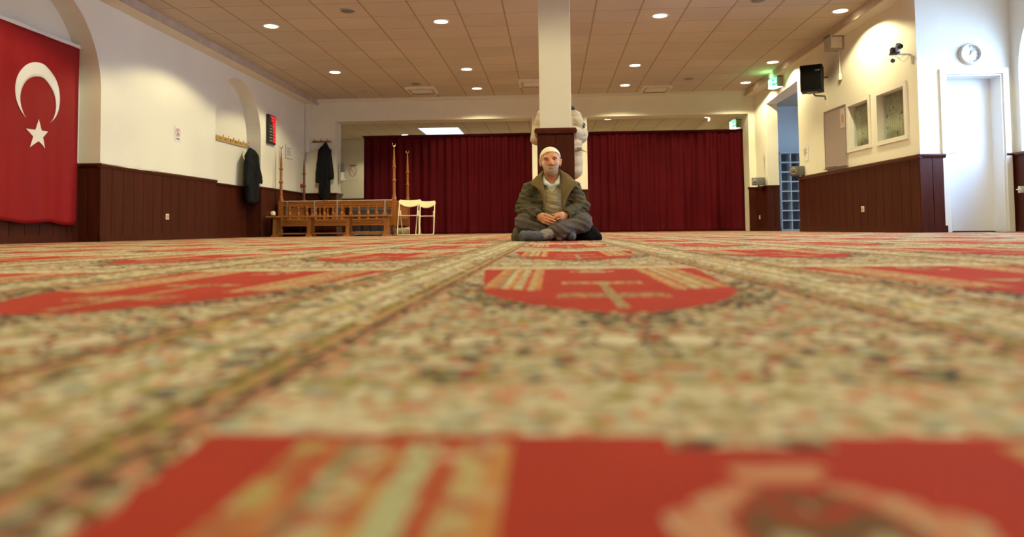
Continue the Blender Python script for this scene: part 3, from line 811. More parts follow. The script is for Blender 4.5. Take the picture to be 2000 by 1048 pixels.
rack((-5.235, 16.298, 2.14), 0, .44, 3, wood('brown board', (.25, .12, .04), (.36, .19, .07), .45, 0), 'short brown wooden coat rack on the back wall in the left corner', False)
# dispenser on the jamb
t = thing('wall_dispenser', 'grey and white wall dispenser on the jamb beside the dark coat', 'dispenser', (-4.865, 16.5, 1.45), PI/2)
bm = B(); box(bm, -.07, .07, -.02, 0, -.24, .22, .005); obj('back_plate', bm, M['ltgrey'], t)
bm = B(); box(bm, -.06, .06, -.085, -.02, .02, .20, .01); obj('window_box', bm, M['grey'], t)
bm = B(); box(bm, -.05, .05, -.08, -.02, -.19, .0, .012); obj('handset', bm, M['white'], t)
bm = B(); ball(bm, (.03, -.08, -.16), .032, 10); obj('knob', bm, M['white'], t, smooth=True)

# ------------------------------------------------------------------ right wall fittings
RZ = -PI/2+RA    # local -y faces the hall
t = thing('whiteboard', 'grey shaded whiteboard on the wall beside the wall window', 'board', tuple(rw(2.38, 0, 1.475)), RZ)
bm = B(); box(bm, -.385, .385, -.018, -.002, -.455, .455); obj('writing_surface', bm, mat('greyish enamel board', (.40, .34, .33), .22, .04, 2), t)
bm = B()
for q in ((-.395, .395, -.47, -.455), (-.395, .395, .455, .47), (-.395, -.383, -.455, .455), (.383, .395, -.455, .455)): box(bm, q[0], q[1], -.026, 0, q[2], q[3])
box(bm, -.38, .38, -.06, -.02, -.472, -.46); obj('frame', bm, M['steel'], t)
bm = B(); box(bm, -.34, .02, -.052, -.028, -.46, -.445, .003); obj('marker_rest', bm, mat('dark purple marker', (.08, .03, .06), .5), t)
bm = B(); box(bm, .20, .36, -.021, -.018, .12, .42); obj('pinned_leaflet', bm, mat('pale leaflet', (.50, .45, .50), .6, .05), t)
bm = B(); box(bm, .25, .32, -.0225, -.021, .20, .33, .001); obj('leaflet_picture', bm, mat('orange brown print', (.45, .22, .12), .6, .2, 30), t)
# black loudspeaker on bracket
t = thing('loudspeaker', 'black box loudspeaker on a bracket high on the right wall', 'loudspeaker', (4.16, 11.72, 2.43), math.radians(-24))
bm = B(); box(bm, -.175, .155, -.14, .17, -.205, .205, .012); obj('cabinet', bm, mat('black vinyl cabinet', (.007, .007, .008), .6, .2, 60, bmp=.2, spec=.15), t, smooth='auto')
bm = B(); box(bm, -.155, .135, -.152, -.138, -.185, .185, .006); obj('grille', bm, mat('black speaker cloth', (.006, .006, .006), .9, .3, 300, spec=.05), t)
bm = B(); box(bm, .05, .12, -.156, -.152, .10, .115); obj('badge', bm, M['grey'], t)
bm = B(); box(bm, -.08, .08, -.09, .10, -.222, -.206); tube(bm, rpoly([(.0, .05, -.215), (.02, .05, -.26), (.17, .12, -.27), (.17, .12, -.33)], .04), .014); tube(bm, [(.02, .15, .02), (.21, .22, .05)], .014); obj('bracket', bm, M['grey'], t)
bm = B(); tube(bm, rpoly([(.12, .12, -.2), (.19, .16, -.24), (.20, .17, -.42)], .03), .005, 8); obj('cable', bm, M['white'], t)
# emergency lamp with conduit
t = thing('emergency_light', 'unlit white box lamp under the ceiling edge, above the whiteboard', 'emergency light', tuple(rw(2.12, -.11, 2.90)), RZ)
bm = B(); box(bm, -.11, .11, -.10, .10, -.10, .095, .008); obj('housing', bm, M['ltgrey'], t, smooth='auto')
bm = B(); box(bm, .11, .116, -.085, .085, -.085, .085, .003); box(bm, .116, .12, -.02, -.01, .01, .02); box(bm, .116, .12, .01, .02, .01, .02); obj('end_plate', bm, M['white'], t)
bm = B(); box(bm, -.115, .12, -.105, .10, .093, .13); obj('lid', bm, M['grey'], t)
bm = B(); tube(bm, [(0, .085, -.10), (0, .085, -.46)], .011); box(bm, -.02, .02, .06, .10, -.56, -.46, .003); obj('conduit', bm, M['white'], t)
exg = mat('lit green sign face', (.02, .6, .15), .5, 0, emit=1.6, ecol=(.05, 1, .22)); exw = mat('lit white sign field', (1, 1, .8), .5, 0, emit=4, ecol=(.95, 1, .72))
def exit_sign(loc, rz, label, pw):
    t = thing('exit_sign', label, 'exit sign', loc, rz, 'green lit exit signs')
    bm = B(); box(bm, -.15, .15, -.02, .12, -.09, .10, .006); obj('housing', bm, M['ltgrey'], t, smooth='auto')
    bm = B(); box(bm, -.155, .155, -.025, .13, .098, .118, .003); obj('lid', bm, M['grey'], t)
    bm = B(); box(bm, -.14, .14, -.024, -.02, -.08, .09); obj('green_face', bm, exg, t)
    bm = B(); box(bm, -.12, -.02, -.027, -.024, -.05, .07)   # lit doorway
    box(bm, .01, .12, -.027, -.024, .0, .018); box(bm, .085, .10, -.027, -.024, -.02, .038); box(bm, -.14, .14, -.027, -.024, -.082, -.062)
    obj('white_symbol', bm, exw, t)
    bm = B(); box(bm, -.085, -.055, -.030, -.027, -.04, .03); ball(bm, (-.06, -.028, .045), .012, 8); box(bm, -.055, -.03, -.030, -.027, -.045, -.03); obj('running_figure', bm, exg, t)
    bm = B(); box(bm, -.14, .14, -.018, .10, -.094, -.089); obj('lower_lens', bm, exw, t)
    L = bpy.data.lights.new('sign_lamp', 'POINT'); L.energy = pw; L.color = (.25, 1, .3); L.shadow_soft_size = .04
    lo = bpy.data.objects.new('sign_lamp', L); C.objects.link(lo); lo.parent = t; lo.location = (0, -.08, .10)
    return t
exit_sign((4.33, 14.3, 2.88), math.radians(-72), 'green lit exit sign above the lobby opening on the right wall', 4.0)
exit_sign((4.36, 17.6, 2.54), math.radians(-72), 'green lit exit sign beyond the beam above the right curtain end', 2.2)
bm = B(); tube(bm, [(4.42, 17.65, 2.66), (4.62, 17.65, 3.02)], .012)
tag(obj('sign_bracket', bm, M['grey']), 'thin grey bracket holding the exit sign beyond the beam', 'bracket')
# grey monitor boxes at panelling height
def small_speaker(loc, rz, label, k=1):
    t = thing('small_speaker', label, 'loudspeaker', loc, rz, 'small grey wall boxes')
    bm = B(); box(bm, -.12*k, .12*k, -.08, .08, -.08, .08, .012); obj('cabinet', bm, M['grey'], t, smooth='auto')
    bm = B(); lathe(bm, (-.05*k, -.082, 0), [(.052, .004), (.056, 0), (.050, -.006), (.042, -.002)], 22, 'y', cap=False); obj('cone_ring', bm, M['ltgrey'], t, smooth=True)
    bm = B(); lathe(bm, (-.05*k, -.080, 0), [(.042, -.002), (.015, .006), (.001, -.002)], 22, 'y'); obj('cone', bm, mat('pale cone', (.30, .30, .28), .6), t, smooth=True)
    bm = B(); tube(bm, rpoly([(0, 0, -.08), (0, .02, -.11), (.0, .12, -.115)], .02), .014); obj('bracket', bm, M['grey'], t, smooth='auto')
    return t
small_speaker((4.335, 13.07, 1.07), math.radians(-35), 'small grey speaker box on the end of the panelling beside the shoe shelf')
small_speaker((4.395, 15.75, 1.06), math.radians(-35), 'small grey speaker box on the panelling beside the right curtain')
# camcorder on swing arm
cp = rw(.13, 0, 2.24)
t = thing('camcorder', 'small silver and black video camera on a white wall arm, high near the white corner', 'video camera', (4.40, 9.40, 2.33), math.radians(-10))
bm = B(); box(bm, -.035, .030, -.05, .09, -.05, .035, .010); obj('body', bm, M['steel'], t, smooth='auto')
bm = B(); lathe(bm, (.018, -.052, .012), [(.028, .01), (.030, -.03), (.026, -.034), (.022, -.02), (.001, -.018)], 20, 'y'); obj('lens', bm, M['black'], t, smooth='auto')
bm = B(); box(bm, -.02, .03, -.045, .0, .036, .062, .004); obj('top_light', bm, M['grey'], t)
bm = B(); box(bm, -.075, -.040, -.02, .07, -.06, .02, .008); box(bm, -.09, .02, -.03, .06, -.068, -.052, .004); obj('mount_head', bm, M['black'], t, smooth='auto')
bm = B(); tube(bm, rpoly([(.0, 0, -.07), (.10, .0, -.078), (.155, .0, -.085), (.165, .0, -.20)], .02), .012); box(bm, .155, .172, -.02, .02, -.20, -.10, .003); obj('arm', bm, M['white'], t, smooth='auto')
bm = B(); tube(bm, [(-.066, -.03, -.06), (-.066, -.03, -.125)], .0012, 6); lathe(bm, (-.066, -.03, -.155), [(.001, -.006), (.026, -.005), (.028, 0), (.026, .005), (.001, .006)], 20, 'y'); obj('lens_cap', bm, M['black'], t, smooth='auto')
bm = B()
tube(bm, [(-.05+.13*u, -.02, -.07-.06*math.sin(PI*u)) for u in np.linspace(0, 1, 12)], .0022, 6); tube(bm, [(-.02+.16*u, -.02, -.08-.09*math.sin(PI*u)) for u in np.linspace(0, 1, 12)], .0022, 6)
obj('cable', bm, M['grey'], t, smooth=True)
# clock
t = thing('wall_clock', 'round cream rimmed wall clock above the white door', 'clock', (5.225, 9.30, 2.215))
bm = B(); lathe(bm, (0, 0, 0), [(.135, 0), (.138, -.02), (.128, -.045), (.112, -.05), (.106, -.035), (.104, -.012)], 48, 'y', cap=False); obj('rim', bm, mat('cream clock rim', (.66, .60, .50), .4), t, smooth=True)
bm = B(); lathe(bm, (0, -.012, 0), [(.106, .01), (.106, 0), (.001, 0)], 48, 'y'); obj('dial', bm, mat('white dial', (.80, .82, .84), .5, 0), t)
bm = B()
for k in range(12):
    a = k*PI/6; r0_, r1_ = (.082, .098)
    tube(bm, [(r0_*math.sin(a), -.0135, r0_*math.cos(a)), (r1_*math.sin(a), -.0135, r1_*math.cos(a))], .0028 if k % 3 else .004, 4)
obj('hour_marks', bm, M['grey'], t)
for nm, a, l_, r_ in (('hour_hand', math.radians(18), .052, .0035), ('minute_hand', math.radians(42), .078, .0025)):
    bm = B(); tube(bm, [(-.012*math.sin(a), -.017, -.012*math.cos(a)), (l_*math.sin(a), -.017, l_*math.cos(a))], r_, 6); obj(nm, bm, M['grey'], t)
# window catch at the side wall
t = thing('window_crank', 'small white handle on the dark side panelling at the right edge', 'handle', (5.66, 9.12, .51), -PI/2)
bm = B(); box(bm, -.02, .02, -.02, .03, -.04, .04, .004); tube(bm, rpoly([(0, -.02, 0), (0, -.05, 0), (.10, -.05, 0)], .01), .008); obj('lever', bm, M['white'], t, smooth='auto')

# shoe shelf in the lobby
t = thing('shoe_shelf', 'tall pale grey open shoe shelf of square cubbies in the lobby', 'shelf', (5.50, 17.3, 0))
pg = mat('pale grey board', (.62, .66, .70), .5, .02, 5)
W0, W1 = -.15, 1.23; H_ = 1.83; nr = 8; nc = 6
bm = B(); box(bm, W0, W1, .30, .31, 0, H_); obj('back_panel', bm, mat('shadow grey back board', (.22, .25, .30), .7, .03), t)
for k in range(nr+1):
    bm = B(); z = (H_-.024)*k/nr; box(bm, W0, W1, 0, .30, z, z+.026, .002); obj('shelf_board', bm, pg, t)
for k in range(nc+1):
    bm = B(); x = W0+(W1-W0-.014)*k/nc; box(bm, x, x+.014, .004, .30, .02, H_, .002); obj('divider', bm, pg, t)
shoe_m = mat('dark shoe leather', (.03, .025, .022), .5, .2, 30)
def shoe(loc, rz, label):
    t = thing('shoe', label, 'shoe', loc, rz, 'dark shoes on the shoe shelf')
    bm = B(); ball(bm, (0, -.06, .035), .04, 12, (1, 1.6, .8)); ball(bm, (0, .05, .045), .038, 12, (.9, 1.5, 1.1)); obj('upper', bm, shoe_m, t, smooth=True)
    bm = B(); box(bm, -.038, .038, -.125, .105, 0, .014, .005); obj('sole', bm, M['black'], t)
cw = (W1-W0)/nc
shoe((5.50+W0+cw*1.30, 17.44, (H_-.024)*5/nr+.027), .1, 'dark shoe, left one of the pair in the sixth cubby row up')
shoe((5.50+W0+cw*1.72, 17.44, (H_-.024)*5/nr+.027), -.05, 'dark shoe, right one of the pair in the sixth cubby row up')
# ------------------------------------------------------------------ wooden enclosure with four spired poles
PX0, PX1, PY0, PY1 = -5.44, -3.14, 14.35, 15.70
pf = thing('wooden_enclosure', 'turned golden wood balustrade platform with four tall crescent topped poles', 'enclosure', ((PX0+PX1)/2, (PY0+PY1)/2, 0))
hx, hy = (PX1-PX0)/2, (PY1-PY0)/2
bm = B(); box(bm, -hx, hx, -hy, hy, .27, .30, .004); obj('platform_floor', bm, M['oakx'], pf)
def rope(bm, p0, p1, r, k):
    p0, p1 = Vector(p0), Vector(p1)
    for i in range(k): ball(bm, p0.lerp(p1, (i+.5)/k), r, 6)
for nm, ax_, s_ in (('front_apron', 'x', -1), ('back_apron', 'x', 1), ('side_apron', 'y', -1), ('side_apron', 'y', 1)):
    bm = B(); L_ = hx if ax_ == 'x' else hy
    def bb(a0, a1, b0, b1, z0, z1, bv=.003):
        if ax_ == 'x': box(bm, a0, a1, b0, b1, z0, z1, bv)
        else: box(bm, b0, b1, a0, a1, z0, z1, bv)
    c = s_*(hy if ax_ == 'x' else hx)
    bb(-L_, L_, c-.035, c+.035, .31, .345); bb(-L_+.02, L_-.02, c-.022, c+.022, .225, .31); bb(-L_, L_, c-.03, c+.03, .205, .228)
    if ax_ == 'x': rope(bm, (-L_, c+s_*.026, .285), (L_, c+s_*.026, .285), .013, int(L_*2/.028)); rope(bm, (-L_, c+s_*.026, .250), (L_, c+s_*.026, .250), .010, int(L_*2/.028))
    else: rope(bm, (c+s_*.026, -L_, .285), (c+s_*.026, L_, .285), .013, int(L_*2/.028)); rope(bm, (c+s_*.026, -L_, .250), (c+s_*.026, L_, .250), .010, int(L_*2/.028))
    obj(nm, bm, M['oakx' if ax_ == 'x' else 'oak'], pf)
    bm = B(); bb(-L_, L_, c-.032, c+.032, .662, .700, .006); bb(-L_, L_, c-.02, c+.02, .615, .664); obj('top_rail', bm, M['oakx' if ax_ == 'x' else 'oak'], pf)
BAL = [(.016, 0), (.030, .0), (.030, .02), (.018, .035), (.022, .05), (.036, .085), (.037, .11), (.024, .145), (.017, .16), (.026, .17), (.026, .18), (.017, .19), (.028, .22), (.024, .245), (.018, .255), (.030, .265), (.030, .275), (.016, .275)]
bme = B(); lathe(bme, (0, 0, 0), BAL, 12)
bal0 = obj('baluster', bme, M['oak'], pf, (-hx+.15, -hy, .343), smooth='auto'); firstb = True
def addb(x, y):
    global firstb
    if firstb: bal0.location = (x, y, .343); firstb = False; return
    c = bal0.copy(); C.objects.link(c); c.location = (x, y, .343)
for s_ in (-1, 1):
    for k in range(12): addb(-hx+2*hx*(k+1)/13, s_*hy)
bs = B(); prof = [(.008, 0)]
for k in range(9): z = .02+k*.030; prof += [(.007, z-.012), (.014, z), (.007, z+.012)]
prof += [(.008, .275)]; lathe(bs, (0, 0, 0), prof, 8)
sp0 = obj('beaded_spindle', bs, M['oak'], pf, (-hx, -hy+.1, .343), smooth=True)
for s_ in (-1, 1):
    for k in range(24):
        if s_ == -1 and k == 0: continue
        c = sp0.copy(); C.objects.link(c); c.location = (s_*hx, -hy+2*hy*(k+1)/25, .343)
sp0.location = (-hx, -hy+2*hy/25, .343)
for sx_, sy_ in ((-1, -1), (1, -1), (-1, 1), (1, 1)):
    dark = (sx_ == -1 and sy_ == 1); mm_ = M['walnut'] if dark else M['oak']
    bm = B(); box(bm, -.042, .042, -.042, .042, .20, .72, .005)
    p_ = obj('corner_post', bm, mm_, pf, (sx_*hx, sy_*hy, 0))
    bm = B(); lathe(bm, (0, 0, 0), [(.02, 0), (.040, .004), (.030, .03), (.024, .05), (.040, .08), (.046, .11), (.034, .15), (.028, .165), (.042, .18), (.042, .2)], 16); obj('turned_foot', bm, mm_, p_, smooth='auto')
    bm = B(); q = .72
    prof = [(.050, q), (.050, q+.02), (.038, q+.035), (.046, q+.055), (.034, q+.08), (.028, q+.12), (.026, 1.07), (.034, 1.075), (.040, 1.09), (.040, 1.105), (.030, 1.12), (.025, 1.13), (.024, 1.34), (.032, 1.345), (.039, 1.36), (.039, 1.372), (.028, 1.385), (.024, 1.40), (.025, 1.46), (.010, 1.72), (.006, 1.725)]
    lathe(bm, (0, 0, 0), prof, 16); obj('spire_pole', bm, mm_, p_, smooth='auto')
    bm = B(); lathe(bm, (0, 0, 0), [(.010, 1.70), (.013, 1.71), (.007, 1.73), (.006, 1.75), (.014, 1.765), (.006, 1.78), (.003, 1.79)], 10)
    R_ = .030; tube(bm, [(R_*math.sin(a), 0, 1.817-R_*math.cos(a)) for a in np.linspace(-2.45, 2.45, 18)], [.002+.006*math.sin(PI*k/17) for k in range(18)], 8)
    obj('crescent_finial', bm, M['brass'], p_, smooth='auto')
bm = B(); box(bm, -hx+.02, -.28, -hy-.045, -hy+.12, .703, .716, .003); box(bm, -.18, hx-.03, -hy-.045, -hy+.12, .703, .716, .003)
obj('pale_top_panel', bm, mat('pale glossy laminate', (.62, .55, .44), .12, .03, 4), pf)
bm = B(); box(bm, -.275, -.185, -hy-.05, -hy+.02, .69, .725, .01); obj('clip', bm, M['oakx'], pf)
for x in (-5.296, -4.743, -4.276, -3.315):
    bm = B(); box(bm, -.014, .014, -.004, .004, .345, .70, .001); obj('metal_strut', bm, M['steel'], pf, (x-pf.location.x, -hy-.052, 0))
# boxes stored under/behind the enclosure seen between the balusters
t = thing('folded_panel', 'dark lavender grey panel standing behind the balusters of the wooden enclosure', 'panel', (-3.95, 16.0, 0))
bm = B()
for k in range(5): box(bm, -.48+.19*k, -.48+.19*k+.175, -.02, .02, .0, .66, .006)
obj('slats', bm, mat('greyish violet board', (.10, .075, .10), .6, .1), t)
bm = B(); box(bm, -.50, .50, -.03, -.02, .05, .10); box(bm, -.50, .50, -.03, -.02, .55, .60); obj('cross_bars', bm, M['grey'], t)

# long bench
bn = thing('long_bench', 'long low golden wood bench in front of the balustrade', 'bench', (-4.315, 13.9, 0))
bm = B(); box(bm, -1.205, 1.205, -.15, .15, .372, .404, .006); obj('seat', bm, M['oakx'], bn)
for x in (-5.352, -4.680, -3.928, -3.186):
    x -= -4.315
    bm = B()
    hexa(bm, [(x-.034, -.13, .03), (x+.034, -.13, .03), (x+.034, .13, .03), (x-.034, .13, .03), (x-.034, -.10, .373), (x+.034, -.10, .373), (x+.034, .10, .373), (x-.034, .10, .373)])
    hexa(bm, [(x-.070, -.15, 0), (x+.070, -.15, 0), (x+.070, .15, 0), (x-.070, .15, 0), (x-.045, -.14, .045), (x+.045, -.14, .045), (x+.045, .14, .045), (x-.045, .14, .045)])
    obj('leg', bm, M['oak'], bn)
bm = B(); box(bm, -1.03, 1.12, -.02, .02, .045, .075, .003); obj('stretcher', bm, M['oakx'], bn)

# folding chairs
cream = mat('cream enamelled metal', (.78, .70, .47), .30, .02, 5, coat=.3)
def folding_chair(loc, rz, label, k=1.0):
    t = thing('folding_chair', label, 'chair', loc, rz, 'cream folding chairs beside the enclosure')
    w1, w2 = .215*k, .160*k
    bm = B(); tube(bm, rpoly([(-w1+.012, .155, .68), (-w1, -.20, .012), (w1, -.20, .012), (w1-.012, .155, .68)], .04, 6), .0105, 10); obj('front_frame', bm, cream, t, smooth=True)
    bm = B(); tube(bm, rpoly([(-w2-.02, .055, .49), (-w2, .24, .012), (w2, .24, .012), (w2+.02, .055, .49)], .04, 6), .0095, 10); obj('rear_frame', bm, cream, t, smooth=True)
    bm = B(); box(bm, -w1+.018, w1-.018, -.17, .17, .378, .396, .008); obj('seat', bm, cream, t, smooth='auto')
    bm = B(); n = 20; rows = []
    for j in range(9):
        v = j/8; row = []
        for i in range(n+1):
            u = -1+2*i/n; zt = .712-.016*(1-u*u)-.03*max(0, abs(u)-.92)/.08; zb = .655-.095*(1-u*u)**.8
            z = zb+(zt-zb)*v; row.append((u*(w1+.008), .150+(z-.68)*.53+.030*(1-u*u), z))
        rows.append(row)
    sheet(bm, rows); o = obj('backrest', bm, cream, t, smooth=True); solid(o, .012)
    return t
folding_chair((-2.80, 14.15, 0), math.radians(5), 'cream folding chair nearer the wooden enclosure, overlapping the other chair')
folding_chair((-2.60, 14.86, 0), math.radians(3), 'cream folding chair nearer the column, partly hidden by the other chair', .85)
# basket and grey bar on the floor
t = thing('ribbed_basket', 'small cream ribbed basket lying on its side under the folding chair', 'basket', (-3.02, 14.62, .085), math.radians(12))
bm = B(); 
for k in range(14):
    x = -.11+.017*k; r_ = .062+.0012*k; tube(bm, [(x, r_*math.cos(a), r_*math.sin(a)) for a in np.linspace(0, 2*PI, 25)[:-1]], .0055, 6, closed=True)
obj('woven_ribs', bm, cream, t, smooth=True)
bm = B(); lathe(bm, (0, 0, 0), [(.060, -.11), (.060, .0), (.076, .12), (.080, .125), (.073, .12), (.056, -.10), (.001, -.10)], 24, 'x', cap=False); obj('wall', bm, cream, t, smooth=True)
bm = B(); tube(bm, [(.12+.004*math.sin(k), .080*math.cos(k*2*PI/24), .080*math.sin(k*2*PI/24)) for k in range(24)], .009, 8, closed=True); obj('rim', bm, cream, t, smooth=True)
t = thing('floor_heater', 'low dark grey heater bar lying on the floor behind the bench legs', 'heater', (-3.62, 14.16, 0))
bm = B(); box(bm, -.38, .38, -.05, .05, .02, .085, .015); obj('casing', bm, M['ltgrey'], t, smooth='auto')
bm = B(); lathe(bm, (.40, 0, .055), [(.02, -.02), (.055, -.01), (.055, .04), (.02, .05)], 16, 'x'); obj('end_cap', bm, M['grey'], t, smooth='auto')
bm = B(); box(bm, -.36, -.33, -.07, .07, 0, .022); box(bm, .30, .33, -.07, .07, 0, .022); obj('foot', bm, M['black'], t)

# ------------------------------------------------------------------ signed distance modelling for soft shapes
def _v(p): return np.asarray(p, np.float32)
def s_cone(a, b, ra, rb):
    a, b = _v(a), _v(b); ab = b-a; L = float(ab@ab)
    def f(P):
        t = np.clip(((P-a)@ab)/L, 0, 1); return np.linalg.norm(P-a-t[:, None]*ab, axis=1)-(ra+(rb-ra)*t)
    return f
def s_ell(c, r, R=None):
    c, r = _v(c), _v(r); Rm = None
    if R is not None:
        e = Matrix.Rotation(math.radians(R[2]), 3, 'Z') @ Matrix.Rotation(math.radians(R[1]), 3, 'Y') @ Matrix.Rotation(math.radians(R[0]), 3, 'X')
        Rm = np.array(e, np.float32)
    def f(P):
        q = P-c
        if Rm is not None: q = q@Rm
        k0 = np.linalg.norm(q/r, axis=1); k1 = np.linalg.norm(q/(r*r), axis=1)+1e-9
        return k0*(k0-1)/k1
    return f
def s_box(c, h, rd=0, R=None):
    c, h = _v(c), _v(h); Rm = None
    if R is not None:
        e = Matrix.Rotation(math.radians(R[2]), 3, 'Z') @ Matrix.Rotation(math.radians(R[1]), 3, 'Y') @ Matrix.Rotation(math.radians(R[0]), 3, 'X')
        Rm = np.array(e, np.float32)
    def f(P):
        q = P-c
        if Rm is not None: q = q@Rm
        q = np.abs(q)-(h-rd); return np.linalg.norm(np.maximum(q, 0), axis=1)+np.minimum(q.max(axis=1), 0)-rd
    return f
def s_plane(p, n):
    p, n = _v(p), _v(n); n = n/np.linalg.norm(n)
    return lambda P: (P-p)@n
def smin(a, b, k):
    if k <= 0: return np.minimum(a, b)
    h = np.clip(.5+.5*(b-a)/k, 0, 1); return b+(a-b)*h-k*h*(1-h)
def evalops(ops, P):
    d = np.full(len(P), 1.0, np.float32)
    for op, f, k in ops:
        if op == 'u': d = smin(d, f(P), k)
        elif op == 's': d = -smin(-d, f(P), k)
        elif op == 'i': d = -smin(-d, -f(P), k)
        elif op == 'd': d = d+f(P)
    return d
def mesh_sdf(ops, lo, hi, cell, smooth=1):
    lo, hi = _v(lo), _v(hi); Bk = 12
    nb = np.ceil((hi-lo)/(cell*Bk)).astype(int); n = nb*Bk
    D = np.zeros(tuple(n), np.float32)
    half = cell*Bk*.5*1.7321
    ci = np.stack(np.meshgrid(*[np.arange(k) for k in nb], indexing='ij'), -1).reshape(-1, 3)
    cen = lo+(ci.astype(np.float32)+.5)*Bk*cell
    dc = evalops(ops, cen)
    loc_ = np.stack(np.meshgrid(*[np.arange(Bk)]*3, indexing='ij'), -1).reshape(-1, 3).astype(np.float32)*cell
    slack = 1.35
    act = np.abs(dc) < half*slack+.02
    # distances of each union primitive at block centres, to skip the far ones
    us = [f(cen) if op == 'u' else None for op, f, k in ops]
    for b in range(len(ci)):
        i, j, k = ci[b]*Bk
        if not act[b]: D[i:i+Bk, j:j+Bk, k:k+Bk] = dc[b]; continue
        P = loc_+lo+np.array([i, j, k], np.float32)*cell
        sub = [o for o, u in zip(ops, us) if u is None or u[b] < half*slack+.03+o[2]]
        D[i:i+Bk, j:j+Bk, k:k+Bk] = evalops(sub, P).reshape(Bk, Bk, Bk)
    ins = D < 0
    # surface nets
    c8 = [(a, b, c) for a in (0, 1) for b in (0, 1) for c in (0, 1)]
    N = np.array(D.shape)-1
    cnt = np.zeros(tuple(N), np.int8)
    for a, b, c in c8: cnt += ins[a:a+N[0], b:b+N[1], c:c+N[2]]
    mask = (cnt > 0) & (cnt < 8); idx = np.argwhere(mask)
    vid = np.full(tuple(N), -1, np.int32); vid[mask] = np.arange(len(idx))
    vals = np.stack([D[idx[:, 0]+a, idx[:, 1]+b, idx[:, 2]+c] for a, b, c in c8], 1)
    pos = np.zeros((len(idx), 3), np.float32); num = np.zeros(len(idx), np.float32)
    for e0 in range(8):
        for bit in (4, 2, 1):
            if e0 & bit: continue
            e1 = e0 | bit; va, vb = vals[:, e0], vals[:, e1]; cr_ = (va < 0) != (vb < 0)
            t = np.where(cr_, va/(va-vb+1e-12*(va == vb)), 0)
            pa, pb = np.array(c8[e0], np.float32), np.array(c8[e1], np.float32)
            pos += np.where(cr_[:, None], pa+(pb-pa)*t[:, None], 0); num += cr_
    pos = pos/np.maximum(num, 1)[:, None]
    Vt = lo+(idx+pos)*cell
    quads = []
    for ax in range(3):
        u_, v_ = [(1, 2), (2, 0), (0, 1)][ax]
        sl0 = [slice(1, N[q]) for q in range(3)]; sl0[ax] = slice(0, N[ax])
        sl1 = list(sl0); sl1[ax] = slice(1, N[ax]+1)
        a = ins[tuple(sl0)]; b = ins[tuple(sl1)]
        ch = np.argwhere(a != b); flip = a[a != b]
        base = ch.copy()
        for q in range(3):
            if q != ax: base[:, q] += 1
        def cid(du, dv):
            c = base.copy(); c[:, u_] -= du; c[:, v_] -= dv; return vid[c[:, 0], c[:, 1], c[:, 2]]
        q = np.stack([cid(0, 0), cid(1, 0), cid(1, 1), cid(0, 1)], 1)
        q = np.where(flip[:, None], q, q[:, ::-1]); quads.append(q)
    Q = np.concatenate(quads); Q = Q[(Q >= 0).all(1)]
    for _ in range(smooth):
        acc = np.zeros_like(Vt); w_ = np.zeros(len(Vt), np.float32)
        for a, b in ((0, 1), (1, 2), (2, 3), (3, 0)):
            for s, t in ((a, b), (b, a)):
                for k in range(3): acc[:, k] += np.bincount(Q[:, s], weights=Vt[Q[:, t], k], minlength=len(Vt))
                w_ += np.bincount(Q[:, s], minlength=len(Vt))
        Vt = Vt*.5+.5*acc/np.maximum(w_, 1)[:, None]
    return Vt, Q
def soft(name, ops, lo, hi, cell, m_, parent=None, loc=None, smooth=1):
    Vt, Q = mesh_sdf(ops, lo, hi, cell, smooth)
    me = bpy.data.meshes.new(name); me.vertices.add(len(Vt)); me.vertices.foreach_set('co', Vt.ravel().astype(np.float32))
    me.loops.add(Q.size); me.loops.foreach_set('vertex_index', Q.ravel().astype(np.int32))
    me.polygons.add(len(Q)); me.polygons.foreach_set('loop_start', np.arange(0, Q.size, 4, dtype=np.int32))
    me.update(calc_edges=True); me.validate()
    me.polygons.foreach_set('use_smooth', np.ones(len(me.polygons), bool))
    if m_: me.materials.append(m_)
    return newobj(name, me, parent, loc)
def folds(amp, f, seed=0, stretch=(1, 1, 1)):
    r = np.random.RandomState(seed); ph = r.uniform(0, 6.28, 8); s = _v(stretch)
    def g(P):
        q = P*s*f
        a = np.sin(q[:, 0]*1.0+1.7*np.sin(q[:, 2]*.7+ph[0])+ph[1])*np.sin(q[:, 2]*1.3+1.3*np.sin(q[:, 1]*.9+ph[2])+ph[3])
        b = np.sin(q[:, 1]*1.7+q[:, 2]*1.1+ph[4]+1.2*np.sin(q[:, 0]*1.6+ph[5]))
        c = 1-np.abs(np.sin(q[:, 0]*.8+q[:, 2]*1.9+1.5*np.sin(q[:, 1]*1.2+ph[6])+ph[7]))
        return (amp*(.45*a+.35*b-.55*c)).astype(np.float32)
    return g

